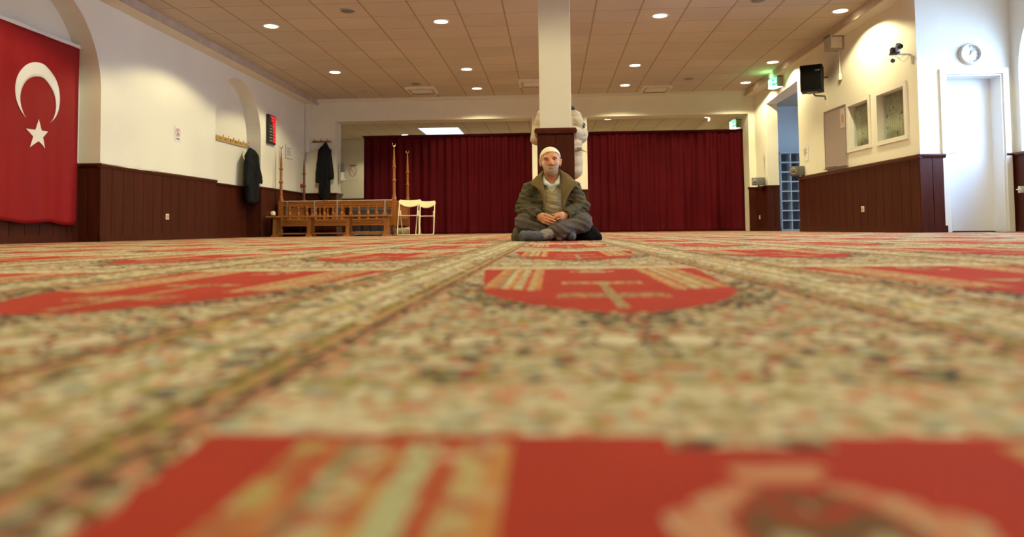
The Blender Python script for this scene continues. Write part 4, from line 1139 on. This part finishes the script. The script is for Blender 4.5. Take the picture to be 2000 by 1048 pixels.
# ------------------------------------------------------------------ hanging coats
def coat(loc, rz, label, w_, h, seed, m_, tail=0):
    t = thing('hanging_coat', label, 'coat', loc, rz)
    # local: hangs from the origin, -y towards the hall
    ops = [('u', s_cone((0, -.06, -.05), (0, -.08, -.16), .035, w_*.26), .05),
           ('u', s_ell((0, -.10, -.34), (w_*.46, .085, .26)), .08),
           ('u', s_box((0, -.10, -h*.62), (w_*.40, .07, h*.36), .06), .06),
           ('u', s_cone((-w_*.34, -.10, -.20), (-w_*.50, -.12, -h*.66), .050, .050), .02),
           ('u', s_cone((w_*.34, -.10, -.20), (w_*.56, -.12, -h*.60), .050, .055), .02),
           ('d', folds(.012, 26, seed, (1, 1, .25)), 0)]
    if tail: ops.insert(3, ('u', s_box((w_*.08, -.10, -h*.8), (w_*.30, .055, h*.2), .045), .03))
    soft('coat_body', ops, (-w_*.75, -.25, -h-.1), (w_*.75, .02, .02), .012, m_, t)
    bm = B(); tube(bm, [(0, 0, .0), (0, -.03, .012), (0, -.05, -.03)], .006, 6); obj('hanging_loop', bm, m_, t)
    bm = B(); tube(bm, [(-.06, -.165, -.12), (-.01, -.185, -.22), (0, -.20, -h*.9)], .006, 6); obj('zip_edge', bm, m_, t)
    return t
blk = mat('black coat cloth', (.005, .0055, .007), .8, .25, 25, bmp=.15, spec=.25)
coat((-5.78, 13.50, 1.72), PI/2-.1, 'black coat hanging from the last brass hook in the wall arch', .46, 1.10, 4, blk)
coat((-5.13, 16.27, 2.12), 0, 'long black coat hanging from the short rack in the left corner', .30, 1.34, 9, blk, 1)

# ------------------------------------------------------------------ the seated man
mo = (0.0, 6.0, 0.0)
man = thing('seated_person', 'person in a white skullcap and open olive parka sitting cross-legged against the column', 'person', mo)
def m_skin():
    m, b = start('weathered skin')
    p = coords('Object'); x, y, z = sep(p)
    n = noise(p, 22, 3); n2 = noise(p, 90, 2)
    c = ramp(n*.7+n2*.3, [(.32, (.42, .165, .080)), (.5, (.53, .235, .125)), (.68, (.60, .29, .165))])
    # ruddy cheeks and nose belong to the skin itself
    def blob(cx_, cy_, cz_, r): 
        dx = (x-cx_); dy = (y-cy_); dz = (z-cz_)
        return (1.0-((dx*dx+dy*dy+dz*dz).sqrt())/r).max(0.0)
    rud = (blob(-.045, -.13, .625, .04)+blob(.042, -.13, .625, .04)+blob(0, -.17, .63, .03)).min(1.0)*.6
    setc(b, mixc(rud, c, (.52, .14, .075)))
    b.inputs['Roughness'].default_value = .5; b.inputs['Subsurface Weight'].default_value = .12; b.inputs['Subsurface Radius'].default_value = (.01, .004, .002)
    b.inputs['Subsurface Scale'].default_value = .6
    bump(b, n2, .15, .002)
    return m
M['skin'] = m_skin()
HC = (-.011, -.055, .0)
ops = []
U = lambda f, k: ops.append(('u', f, k))
S = lambda f, k: ops.append(('s', f, k))
# skull, face and neck
U(s_ell((-.010, -.045, .668), (.079, .094, .082)), .0)
U(s_ell((-.008, -.075, .632), (.066, .078, .085)), .02)
U(s_ell((-.005, -.088, .575), (.050, .058, .040)), .025)
U(s_cone((-.006, -.015, .62), (-.003, .02, .44), .058, .062), .02)
U(s_ell((-.050, -.116, .614), (.025, .026, .025)), .02); U(s_ell((.036, -.118, .616), (.025, .026, .025)), .02)
U(s_cone((-.046, -.130, .672), (.030, -.132, .675), .014, .014), .014)          # brow
S(s_ell((-.040, -.150, .653), (.017, .018, .009)), .009); S(s_ell((.024, -.151, .656), (.017, .018, .009)), .009)
U(s_cone((-.009, -.142, .664), (-.004, -.168, .621), .009, .0145), .010)           # nose
U(s_ell((-.018, -.157, .615), (.010, .011, .008)), .006); U(s_ell((.010, -.157, .616), (.010, .011, .008)), .006)
S(s_ell((-.012, -.168, .6075), (.0038, .006, .003)), .002); S(s_ell((.004, -.168, .6080), (.0038, .006, .003)), .002)
U(s_cone((-.038, -.118, .584), (.030, -.120, .585), .017, .017), .018)
U(s_cone((-.020, -.140, .574), (.014, -.141, .575), .0068, .0068), .005)           # lips
S(s_cone((-.026, -.146, .578), (.018, -.147, .579), .0024, .0024), .002)
U(s_cone((-.020, -.140, .587), (.014, -.141, .588), .0060, .0060), .004)
face_ops = list(ops)
for sx_ in (-1, 1):
    ex = -.010+sx_*.080
    U(s_ell((ex+sx_*.004, -.035, .642), (.0075, .019, .031), (0, sx_*14, sx_*-22)), .006)
    S(s_ell((ex+sx_*.011, -.045, .645), (.005, .010, .016)), .003)
    U(s_ell((ex+sx_*.000, -.045, .618), (.008, .010, .012)), .005)
# trunk and limbs under the clothes
U(s_cone((0, .06, .15), (0, .06, .36), .115, .11), .03); U(s_cone((-.12, .06, .41), (.12, .06, .41), .05, .05), .05)
U(s_cone((-.14, .06, .41), (-.225, .0, .26), .045, .038), .03); U(s_cone((.14, .06, .41), (.22, .0, .265), .045, .038), .03)
WL, WR = (-.108, -.195, .196), (.108, -.195, .200)
U(s_cone((-.225, .0, .26), WL, .036, .026), .02); U(s_cone((.22, .0, .265), WR, .036, .026), .02)
U(s_cone((-.08, .06, .12), (-.22, -.15, .14), .07, .045), .03); U(s_cone((.08, .06, .12), (.23, -.15, .145), .07, .045), .03)
U(s_cone((-.22, -.15, .13), (.05, -.17, .06), .045, .034), .03); U(s_cone((.23, -.15, .135), (-.03, -.275, .055), .045, .034), .03)
U(s_cone((-.03, -.275, .055), (-.20, -.30, .036), .028, .020), .02); U(s_cone((.05, -.17, .06), (.15, -.20, .036), .028, .022), .02)
def add_hand(wrist, mid, across, up, curls, lens, thumb, splay=.5):
    """wrist and middle-knuckle points; across runs from little finger to index; up is the back of the hand"""
    w_, m_ = Vector(wrist), Vector(mid); f = (m_-w_).normalized(); a = Vector(across); a = (a-f*a.dot(f)).normalized(); u = f.cross(a)
    if u.dot(Vector(up)) < 0: u = -u
    offs = (-.029, -.0095, .010, .029); kn = []
    for i, o_ in enumerate(offs):
        k_ = m_+a*o_-f*(.009*abs(i-1.6))-u*(.0045*abs(i-1.5))
        kn.append(k_); U(s_cone(tuple(w_+a*o_*.55), tuple(k_), .0155, .0118), .010)
    U(s_cone(tuple(w_-u*.004), tuple(w_+f*.05-u*.006), .020, .022), .012)
    for i in range(4):
        p = kn[i]; d = (f+a*(i-1.5)*.05*splay).normalized(); r_ = (.0082, .0092, .0096, .0092)[i]; ang = 0
        for s_ in range(3):
            ang += curls[i][s_]; dd_ = (d*math.cos(ang)-u*math.sin(ang)).normalized()
            L_ = lens[i]*(.46, .30, .24)[s_]; q = p+dd_*L_
            U(s_cone(tuple(p), tuple(q), r_*(1-.06*s_), r_*(.95-.09*s_)), .0018 if s_ == 0 else .0022)
            p = q
    p = w_+a*.024+f*.018-u*.006
    for (q, r0_, r1_) in thumb:
        q = Vector(q); U(s_cone(tuple(p), tuple(q), r0_, r1_), .008 if r0_ > .0125 else .003); p = q
# his right hand (left in the picture) lies over, fingers slanting down towards the middle
add_hand(WL, (-.048, -.262, .172), (.55, -.25, .80), (-.35, -.75, .55),
         [(.35, .45, .3), (.32, .40, .3), (.28, .38, .3), (.22, .35, .25)], (.058, .070, .076, .068),
         [((-.052, -.246, .208), .0135, .0125), ((-.018, -.262, .196), .0115, .0100), ((.008, -.270, .178), .0098, .0085)])
# his left hand (right in the picture) folded under it, knuckles up
add_hand(WR, (.062, -.258, .188), (-.45, -.35, .75), (.20, -.70, .65),
         [(.75, 1.0, .5), (.70, 1.0, .5), (.62, .95, .5), (.5, .85, .4)], (.056, .068, .074, .066),
         [((.070, -.240, .208), .0135, .0125), ((.040, -.258, .204), .0115, .0100), ((.016, -.270, .192), .0098, .0085)])
body = soft('body', ops, (-.30, -.36, .0), (.30, .22, .78), .0026, M['skin'], man, smooth=1)

eye_w = mat('eye white', (.62, .56, .50), .2, 0); eye_d = mat('dark iris', (.02, .013, .009), .1, 0)
for ex, ez in ((-.040, .6525), (.024, .6555)):
    bm = B(); ball(bm, (ex, -.1300, ez), .0105, 16); o = obj('eye', bm, eye_w, man, smooth=True)
    bm = B(); ball(bm, (ex+.001, -.1376, ez-.0005), .0058, 12, (1, .6, 1)); obj('iris', bm, eye_d, o, smooth=True)
    bm = B(); sg = 1 if ex > 0 else -1
    tube(bm, [(ex-.0140, -.137, ez+.0005), (ex-.006, -.1420, ez+.0055), (ex+.004, -.1423, ez+.0055), (ex+.0140, -.137, ez+.0005)], [.002, .0040, .0040, .002], 8); obj('eyelid', bm, M['skin'], man, smooth=True)
    bm = B(); tube(bm, [(ex-.012, -.137, ez-.0050), (ex, -.1405, ez-.0078), (ex+.012, -.137, ez-.0050)], [.0015, .0034, .0015], 8); obj('lower_eyelid', bm, M['skin'], man, smooth=True)
    soft('eyebrow', [('u', s_cone((ex-.017, (-.1345 if sg < 0 else -.1420), ez+(.0095 if sg < 0 else .0120)), (ex+.000, -.1445, ez+.0140), .0030, .0040), 0), ('u', s_cone((ex+.000, -.1445, ez+.0140), (ex+.017, (-.1345 if sg > 0 else -.1420), ez+(.0095 if sg > 0 else .0120)), .0040, .0030), .004), ('d', folds(.0018, 500, 3), 0)],
         (ex-.03, -.16, ez), (ex+.03, -.12, ez+.035), .0014, mat('grizzled eyebrow', (.04, .032, .028), .8, .4, 400), man)
# beard: close white growth over jaw, cheeks and lip
bops = face_ops+[('d', lambda P: np.full(len(P), -.0012, np.float32), 0),
        ('u', s_cone((-.026, -.1400, .5925), (.020, -.1410, .5935), .0066, .0066), .006),
        ('d', folds(.0009, 420, 5), 0),
        ('s', s_ell((-.006, -.165, .655), (.0620, .118, .0560)), .002),
        ('s', s_plane((0, -.05, .632), (0, -.3, -1)), .003), ('s', s_plane((0, -.046, .6), (0, -1, -.1)), .003), ('s', s_plane((0, -.09, .531), (0, -.35, 1)), .002),
        ('s', s_cone((-.018, -.152, .5775), (.012, -.153, .5785), .0080, .0080), .002)]
beard = mat('short white beard', (.50, .395, .31), .85, .30, 220, bmp=.5, bscale=600)
soft('beard', bops, (-.10, -.19, .50), (.09, .0, .68), .0022, beard, man)
bm = B(); tube(bm, [(-.028, -.1400, .5690), (-.016, -.1470, .5765), (-.004, -.1490, .5800), (.009, -.1470, .5775), (.022, -.1400, .5700)], [.0018, .0026, .0028, .0026, .0018], 8); obj('lip_line', bm, mat('dark lip line', (.20, .05, .035), .6), man, smooth=True)
# hair at the temples
hops = [('u', s_ell((-.010, -.040, .675), (.0825, .094, .090)), 0), ('s', s_plane((0, 0, .640), (0, 0, 1)), .004), ('s', s_plane((0, -.085, .66), (0, 1, 0)), .003), ('s', s_plane((0, 0, .712), (0, 0, -1)), .002), ('d', folds(.001, 300, 8), 0)]
hops[1] = ('s', s_plane((0, 0, .645), (0, 0, 1)), .003)
soft('grey_hair', hops, (-.11, -.15, .62), (.09, .07, .74), .003, mat('cropped grey hair', (.36, .31, .27), .85, .2, 200), man)
# skullcap
pn_ = (-.15, .55, 1.0)
def ribs(P):
    a = np.arctan2(P[:, 0]+.010, -(P[:, 1]+.03)); return (.0007*np.sin(a*46)).astype(np.float32)
cops = [('u', s_ell((-.011, -.038, .680), (.0855, .1030, .0885)), 0), ('s', s_plane((-.010, -.128, .720), pn_), .003), ('d', ribs, 0)]
soft('skullcap', cops, (-.115, -.17, .60), (.09, .09, .78), .0024, mat('cream knitted cap', (.76, .70, .58), .9, .06, 200, bmp=.6, bscale=500), man)

# sweater, shirt
swe = mat('beige ribbed sweater', (.33, .275, .175), .9, .12, 40, bmp=.5, bscale=500, spec=.2)
sops = [('u', s_ell((.01, .03, .25), (.145, .150, .17)), 0), ('u', s_ell((.0, .035, .39), (.120, .122, .12)), .04),
        ('d', folds(.006, 30, 2, (1, 1, 1.6)), 0),
        ('s', s_cone((0, -.100, .406), (.0, -.05, .53), .020, .090), .003),
        ('s', s_plane((0, 0, .50), (0, 0, -1)), .004)]
soft('sweater', sops, (-.18, -.19, .13), (.18, .17, .51), .0042, swe, man)
bm = B(); tube(bm, [(.012+x_, -.128+.25*x_*x_*4, .318-.005*math.sin(x_*30)) for x_ in np.linspace(-.05, .075, 9)], [.002]+[.0045]*7+[.002], 8); obj('sweater_crease', bm, swe, man, smooth=True)
shm = mat('pale blue shirt', (.56, .62, .60), .7, .06, 60)
soft('shirt', [('u', s_ell((.0, .03, .395), (.095, .104, .10)), 0), ('u', s_cone((0, .01, .44), (-.002, .0, .50), .072, .066), .03), ('s', s_plane((0, 0, .505), (0, .9, -1)), .003), ('s', s_ell((-.002, -.075, .50), (.022, .05, .035)), .006), ('d', folds(.003, 60, 4), 0)],
     (-.12, -.12, .32), (.12, .14, .54), .004, shm, man)
for sg in (-1, 1):
    bm = B(); rows = []
    A0 = [(sg*.068-.002, .03, .560), (sg*.062-.002, -.045, .535), (sg*.046-.002, -.078, .495), (sg*.010, -.092, .458)]
    A1 = [(sg*.076-.002, .03, .530), (sg*.074-.002, -.060, .495), (sg*.064-.002, -.100, .455), (sg*.026, -.104, .446)]
    rows = [A0, [tuple((np.array(p)+np.array(q))/2+np.array([sg*.003, -.005, 0])) for p, q in zip(A0, A1)], A1]
    sheet(bm, rows); o = obj('shirt_collar', bm, shm, man, smooth=True); solid(o, .003)

# parka
olive = mat('dark olive parka cloth', (.058, .048, .026), .75, .15, 30, bmp=.3, bscale=260, spec=.2)
lin = mat('brown parka lining', (.125, .082, .030), .85, .12, 30, bmp=.3, bscale=260, spec=.2)
SHL, ELL, SHR, ELR = (-.175, .04, .405), (-.235, -.035, .262), (.165, .04, .412), (.235, -.035, .270)
jops = [('u', s_ell((.0, .055, .26), (.215, .165, .20)), 0), ('u', s_ell((.0, .06, .39), (.19, .115, .12)), .06),
        ('u', s_cone((-.145, .05, .425), (-.02, .06, .478), .055, .055), .04), ('u', s_cone((.14, .05, .430), (.02, .06, .480), .055, .055), .04),
        ('u', s_cone(SHL, ELL, .076, .063), .03), ('u', s_cone(SHR, ELR, .076, .063), .03),
        ('u', s_cone(ELL, (-.122, -.190, .205), .062, .046), .02), ('u', s_cone(ELR, (.120, -.190, .210), .062, .046), .02),
        ('u', s_ell((-.15, .07, .14), (.12, .15, .12)), .05), ('u', s_ell((.15, .07, .14), (.12, .15, .12)), .05),
        ('d', folds(.011, 26, 6, (1, 1, 1.5)), 0), ('d', folds(.0055, 60, 7), 0)]
def opening(P):
    z = P[:, 2]; t = np.clip((z-.18)/(.50-.18), 0, 1)
    xl = -.052-.012*np.sin(t*3.1)-.02*t; xr = .092-.02*t
    return np.maximum(np.maximum(xl-P[:, 0], P[:, 0]-xr), P[:, 1]+.02).astype(np.float32)
jops += [('s', opening, .006), ('s', s_ell((0, .03, .53), (.072, .10, .085)), .008),
         ('s', s_cone((-.122, -.190, .205), (-.085, -.245, .185), .030, .036), .003), ('s', s_cone((.120, -.190, .210), (.085, -.245, .190), .030, .036), .003),
         ('s', s_plane((0, 0, .0), (0, 0, 1)), 0)]
soft('parka', jops, (-.34, -.27, .0), (.34, .26, .55), .0042, olive, man)
def lapel(name, inner, outer, m_, bulge=.012, thick=.010):
    inner = [np.array(p, float) for p in inner]; outer = [np.array(p, float) for p in outer]
    def res(L_, n):
        out = []
        for k in range(n+1):
            t = k/n*(len(L_)-1); i = min(int(t), len(L_)-2); f = t-i
            p0, p1, p2, p3 = L_[max(i-1, 0)], L_[i], L_[i+1], L_[min(i+2, len(L_)-1)]
            out.append(.5*((2*p1)+(-p0+p2)*f+(2*p0-5*p1+4*p2-p3)*f*f+(-p0+3*p1-3*p2+p3)*f**3))
        return out
    I, O = res(inner, 24), res(outer, 24); rows = []
    for q in np.linspace(0, 1, 7): rows.append([tuple(i*(1-q)+o*q+np.array([0, -bulge*math.sin(PI*q)-.002*math.sin(k*.9+q*4), 0])) for k, (i, o) in enumerate(zip(I, O))])
    bm = B(); sheet(bm, rows); o = obj(name, bm, m_, man, smooth=True); solid(o, thick, 0); return o
# left in the picture: broad fold of the collar
lapel('lapel', [(-.060, .05, .585), (-.069, -.03, .555), (-.074, -.080, .500), (-.066, -.120, .435), (-.056, -.144, .37), (-.056, -.145, .30), (-.060, -.150, .235)],
      [(-.100, .06, .550), (-.125, -.01, .525), (-.172, -.062, .466), (-.124, -.124, .428), (-.086, -.152, .370), (-.070, -.156, .30), (-.066, -.153, .235)], lin)
lapel('lapel', [(.060, .05, .590), (.067, -.03, .565), (.072, -.075, .510), (.074, -.112, .440), (.076, -.135, .375), (.078, -.142, .305), (.088, -.150, .235)],
      [(.100, .06, .560), (.130, -.01, .540), (.182, -.040, .490), (.205, -.075, .462), (.150, -.122, .395), (.105, -.148, .310), (.094, -.154, .235)], lin, .014)
soft('parka_collar', [('u', s_ell((-.002, .045, .530), (.106, .085, .058)), 0), ('s', s_ell((-.002, .0, .57), (.074, .095, .085)), .006), ('s', s_plane((0, -.01, .5), (0, 1, .0)), .004), ('d', folds(.004, 50, 2), 0)], (-.14, -.06, .44), (.14, .15, .62), .004, lin, man)
bm = B(); sheet(bm, [[(-.185+.10*u, -.118-.025*u+.004*math.sin(u*5), .305-.075*v-.02*u) for u in np.linspace(0, 1, 9)] for v in np.linspace(0, 1, 5)]); o = obj('pocket_flap', bm, olive, man, smooth=True); solid(o, .008)
# black coat tails spread on the floor
tl = mat('black coat lining', (.003, .0027, .0027), .9, .2, 40, spec=.05)
tops = [('u', s_ell((.25, .03, .02), (.145, .19, .115)), 0), ('u', s_ell((.315, .0, .02), (.075, .11, .055)), .03), ('d', folds(.008, 26, 3), 0), ('s', s_plane((0, 0, .002), (0, 0, 1)), 0)]
soft('parka_tail', tops, (.08, -.22, -.01), (.42, .26, .16), .005, tl, man)
tops = [('u', s_ell((-.26, .03, .02), (.075, .19, .12)), 0), ('d', folds(.007, 26, 5), 0), ('s', s_plane((0, 0, .002), (0, 0, 1)), 0)]
soft('parka_tail', tops, (-.37, -.22, -.01), (-.14, .26, .17), .005, olive, man)
# trousers
trm = mat('charcoal trousers', (.085, .070, .068), .8, .12, 40, bmp=.3, bscale=400, spec=.2)
def tr_crease(P):
    q = P[:, 0]*34+P[:, 2]*58+P[:, 1]*10; r = 1-np.abs(np.sin(q+1.4*np.sin(P[:, 0]*17)))
    return (-.0065*r).astype(np.float32)
pops = [('u', s_ell((0, .06, .11), (.19, .15, .11)), 0),
        ('u', s_cone((-.10, .05, .125), (-.222, -.150, .150), .095, .072), .04), ('u', s_cone((.10, .05, .125), (.236, -.150, .148), .095, .074), .04),
        ('u', s_cone((-.222, -.150, .138), (.03, -.175, .066), .070, .052), .03),
        ('u', s_cone((.236, -.150, .138), (.055, -.262, .085), .072, .058), .03), ('u', s_cone((.10, -.235, .105), (.0, -.268, .078), .055, .048), .03),
        ('u', s_cone((.09, -.24, .09), (.058, -.292, .018), .045, .016), .03),
        ('d', tr_crease, 0), ('d', folds(.005, 34, 9), 0),
        ('s', s_cone((-.005, -.285, .056), (-.16, -.315, .04), .036, .036), .004),
        ('s', s_plane((0, 0, .003), (0, 0, 1)), 0)]
soft('trousers', pops, (-.33, -.35, -.01), (.33, .24, .26), .0042, trm, man)
soc = mat('grey blue sock', (.075, .085, .105), .9, .15, 120, bmp=.5, bscale=700)
fops = [('u', s_cone((-.055, -.285, .045), (-.135, -.305, .040), .040, .036), 0), ('u', s_cone((-.135, -.305, .040), (-.222, -.312, .041), .036, .033), .02), ('u', s_ell((-.232, -.312, .045), (.026, .032, .040)), .02),
        ('u', s_ell((-.195, -.312, .052), (.035, .030, .032)), .02), ('d', folds(.003, 70, 2), 0), ('s', s_plane((0, 0, .003), (0, 0, 1)), 0)]
soft('sock', fops, (-.30, -.38, -.01), (-.04, -.23, .11), .0034, soc, man)
soft('long_underwear_cuff', [('u', s_cone((-.066, -.288, .050), (-.018, -.280, .060), .044, .044), 0), ('d', folds(.004, 60, 7), 0), ('s', s_plane((0, 0, .003), (0, 0, 1)), 0)], (-.12, -.35, -.01), (.03, -.22, .12), .004, mat('pale grey cuff', (.22, .21, .22), .9, .1, 60), man)
fops = [('u', s_cone((.08, -.215, .05), (.150, -.245, .038), .036, .032), 0), ('u', s_ell((.152, -.250, .040), (.028, .036, .038)), .02), ('d', folds(.003, 70, 4), 0), ('s', s_plane((0, 0, .003), (0, 0, 1)), 0)]
soft('sock', fops, (.02, -.32, -.01), (.21, -.16, .11), .0034, soc, man)

# ------------------------------------------------------------------ person standing behind the column
so = (.075, 7.50, 0.0)
st = thing('standing_person', 'person in a padded beige hooded coat standing hidden behind the column', 'person', so)
bops = []
def U2(f, k): bops.append(('u', f, k))
U2(s_ell((0, .02, 1.56), (.078, .095, .115)), 0); U2(s_ell((0, -.03, 1.50), (.058, .07, .07)), .03); U2(s_cone((0, .02, 1.50), (0, .03, 1.32), .058, .065), .03)
U2(s_cone((0, -.065, 1.545), (0, -.09, 1.525), .008, .013), .01)
for sg in (-1, 1):
    U2(s_ell((sg*.08, .02, 1.54), (.010, .02, .032)), .006)
    U2(s_cone((sg*.17, .03, 1.24), (sg*.235, .03, 1.02), .05, .042), .03); U2(s_cone((sg*.235, .03, 1.02), (sg*.09, -.20, 1.10), .042, .028), .02)
    U2(s_cone((sg*.09, -.20, 1.10), (sg*.035, -.25, 1.13), .030, .026), .01)
    for k in range(4):
        a_ = Vector((sg*.035, -.25, 1.155-.018*k)); U2(s_cone(tuple(a_), tuple(a_+Vector((-sg*.030, -.022, 0))), .009, .0085), .003); U2(s_cone(tuple(a_+Vector((-sg*.030, -.022, 0))), tuple(a_+Vector((-sg*.045, .0, -.002))), .0085, .007), .003)
    U2(s_cone((sg*.06, -.225, 1.15), (sg*.02, -.245, 1.185), .012, .009), .008)
    U2(s_cone((sg*.085, .02, .80), (sg*.08, .01, .44), .075, .052), .03); U2(s_cone((sg*.08, .01, .44), (sg*.075, .02, .08), .050, .036), .02)
    U2(s_cone((sg*.075, .03, .05), (sg*.085, -.13, .035), .034, .028), .02)
U2(s_cone((0, .03, .82), (0, .03, 1.22), .12, .13), .05); U2(s_cone((-.14, .03, 1.26), (.14, .03, 1.26), .05, .05), .05)
soft('body', bops, (-.31, -.32, .0), (.31, .18, 1.70), .0055, M['skin'], st)
soft('hair', [('u', s_ell((0, .035, 1.585), (.088, .10, .105)), 0), ('u', s_ell((.035, .06, 1.46), (.075, .06, .10)), .04), ('s', s_ell((0, -.09, 1.53), (.065, .07, .10)), .01), ('d', folds(.005, 70, 3), 0)], (-.14, -.12, 1.34), (.15, .17, 1.72), .006, mat('dark hair', (.012, .010, .009), .6, .2, 100), st)
for sg in (-1, 1):
    bm = B(); ball(bm, (sg*.030, -.070, 1.553), .0105, 12); o = obj('eye', bm, eye_w, st, smooth=True)
    bm = B(); ball(bm, (sg*.030, -.0785, 1.553), .0050, 10, (1, .5, 1)); obj('iris', bm, eye_d, o, smooth=True)
    bm = B(); tube(bm, [(sg*.016, -.078, 1.572), (sg*.030, -.080, 1.576), (sg*.044, -.072, 1.571)], [.002, .003, .002], 8); obj('eyebrow', bm, M['black'], st, smooth=True)
bm = B(); tube(bm, [(-.022, -.092, 1.492), (0, -.099, 1.493), (.022, -.092, 1.492)], [.002, .0045, .002], 8); obj('lips', bm, mat('rosy lips', (.35, .11, .08), .5, .05), st, smooth=True)
puff = mat('beige padded coat shell', (.44, .35, .24), .55, .06, 12, bmp=.25, bscale=90, spec=.2)
def quilts(P):
    z = P[:, 2]; return (.008*np.abs(np.sin(z*PI/.105+.25*np.sin(P[:, 0]*9)))*-1+.004).astype(np.float32)
cops = [('u', s_ell((0, .03, 1.12), (.185, .145, .22)), 0), ('u', s_cone((-.135, .03, 1.265), (.135, .03, 1.245), .075, .075), .05),
        ('u', s_box((.015, .03, .82), (.225, .15, .22), .10), .05),
        ('u', s_cone((-.150, .03, 1.25), (-.215, .03, 1.04), .080, .072), .03), ('u', s_cone((.165, .03, 1.235), (.222, .02, 1.06), .082, .078), .03),
        ('u', s_cone((-.215, .03, 1.04), (-.11, -.17, 1.09), .072, .05), .02), ('u', s_cone((.222, .02, 1.06), (.11, -.17, 1.09), .078, .05), .02),
        ('d', quilts, 0), ('d', folds(.0030, 40, 4), 0), ('s', s_plane((0, 0, .615), (.05, 0, 1)), .01)]
soft('padded_coat', cops, (-.34, -.26, .58), (.36, .24, 1.40), .006, puff, st)
soft('hood', [('u', s_ell((0, .12, 1.33), (.175, .10, .075)), 0), ('u', s_cone((-.135, .04, 1.31), (-.06, -.03, 1.30), .035, .04), .04), ('u', s_cone((.135, .04, 1.30), (.06, -.03, 1.29), .035, .04), .04), ('s', s_ell((0, .02, 1.40), (.085, .10, .09)), .02), ('d', folds(.006, 40, 8), 0)], (-.22, -.12, 1.22), (.22, .26, 1.46), .006, puff, st)
soft('hood_lining', [('u', s_ell((.130, .02, 1.338), (.045, .06, .026)), 0), ('u', s_ell((.09, .03, 1.350), (.05, .05, .03)), .02), ('d', folds(.004, 70, 2), 0)], (.0, -.08, 1.30), (.22, .12, 1.44), .006, mat('dark blue hood lining', (.012, .016, .030), .9, .2, 80), st)
bm = B(); box(bm, -.21, .238, -.135, -.118, .885, .915, .004); obj('waist_strap', bm, puff, st)
bm = B(); box(bm, .185, .225, -.145, -.125, .882, .918, .008); obj('strap_buckle', bm, mat('dull brown buckle', (.16, .12, .09), .4, .1), st)
bm = B(); tube(bm, [(.20, -.14, .90), (.26, -.12, .88), (.285, -.11, .87)], [.009, .006, .004], 8); obj('strap_end', bm, puff, st, smooth=True)
bdg = B(); ball(bdg, (.262, -.056, 1.150), .024, 14, (.72, .40, 1.15)); o = obj('sleeve_badge', bdg, mat('dark navy badge', (.03, .04, .05), .6, .1), st, smooth=True)
bm = B(); tube(bm, [(.262+.009*math.sin(a*1.0), -.0675, 1.150+.017*(a/PI-1)) for a in np.linspace(0, 2*PI, 15)], .0022, 6); obj('badge_emblem', bm, M['ltgrey'], o)
legm = mat('dark trousers', (.025, .027, .035), .8, .1, 30)
soft('trousers', [('u', s_cone((-.085, .02, .82), (-.08, .01, .44), .092, .072), 0), ('u', s_cone((-.08, .01, .44), (-.075, .02, .07), .072, .058), .02), ('u', s_cone((.085, .02, .82), (.08, .01, .44), .092, .072), .01), ('u', s_cone((.08, .01, .44), (.075, .02, .07), .072, .058), .02), ('d', folds(.006, 30, 4), 0), ('s', s_plane((0, 0, .03), (0, 0, 1)), 0)], (-.22, -.12, 0), (.22, .16, .92), .008, legm, st)
for sg in (-1, 1):
    soft('sock', [('u', s_cone((sg*.075, .035, .046), (sg*.085, -.14, .036), .044, .036), 0), ('s', s_plane((0, 0, .002), (0, 0, 1)), 0)], (sg*.08-.08, -.22, -.01), (sg*.08+.08, .12, .12), .006, M['grey'], st)
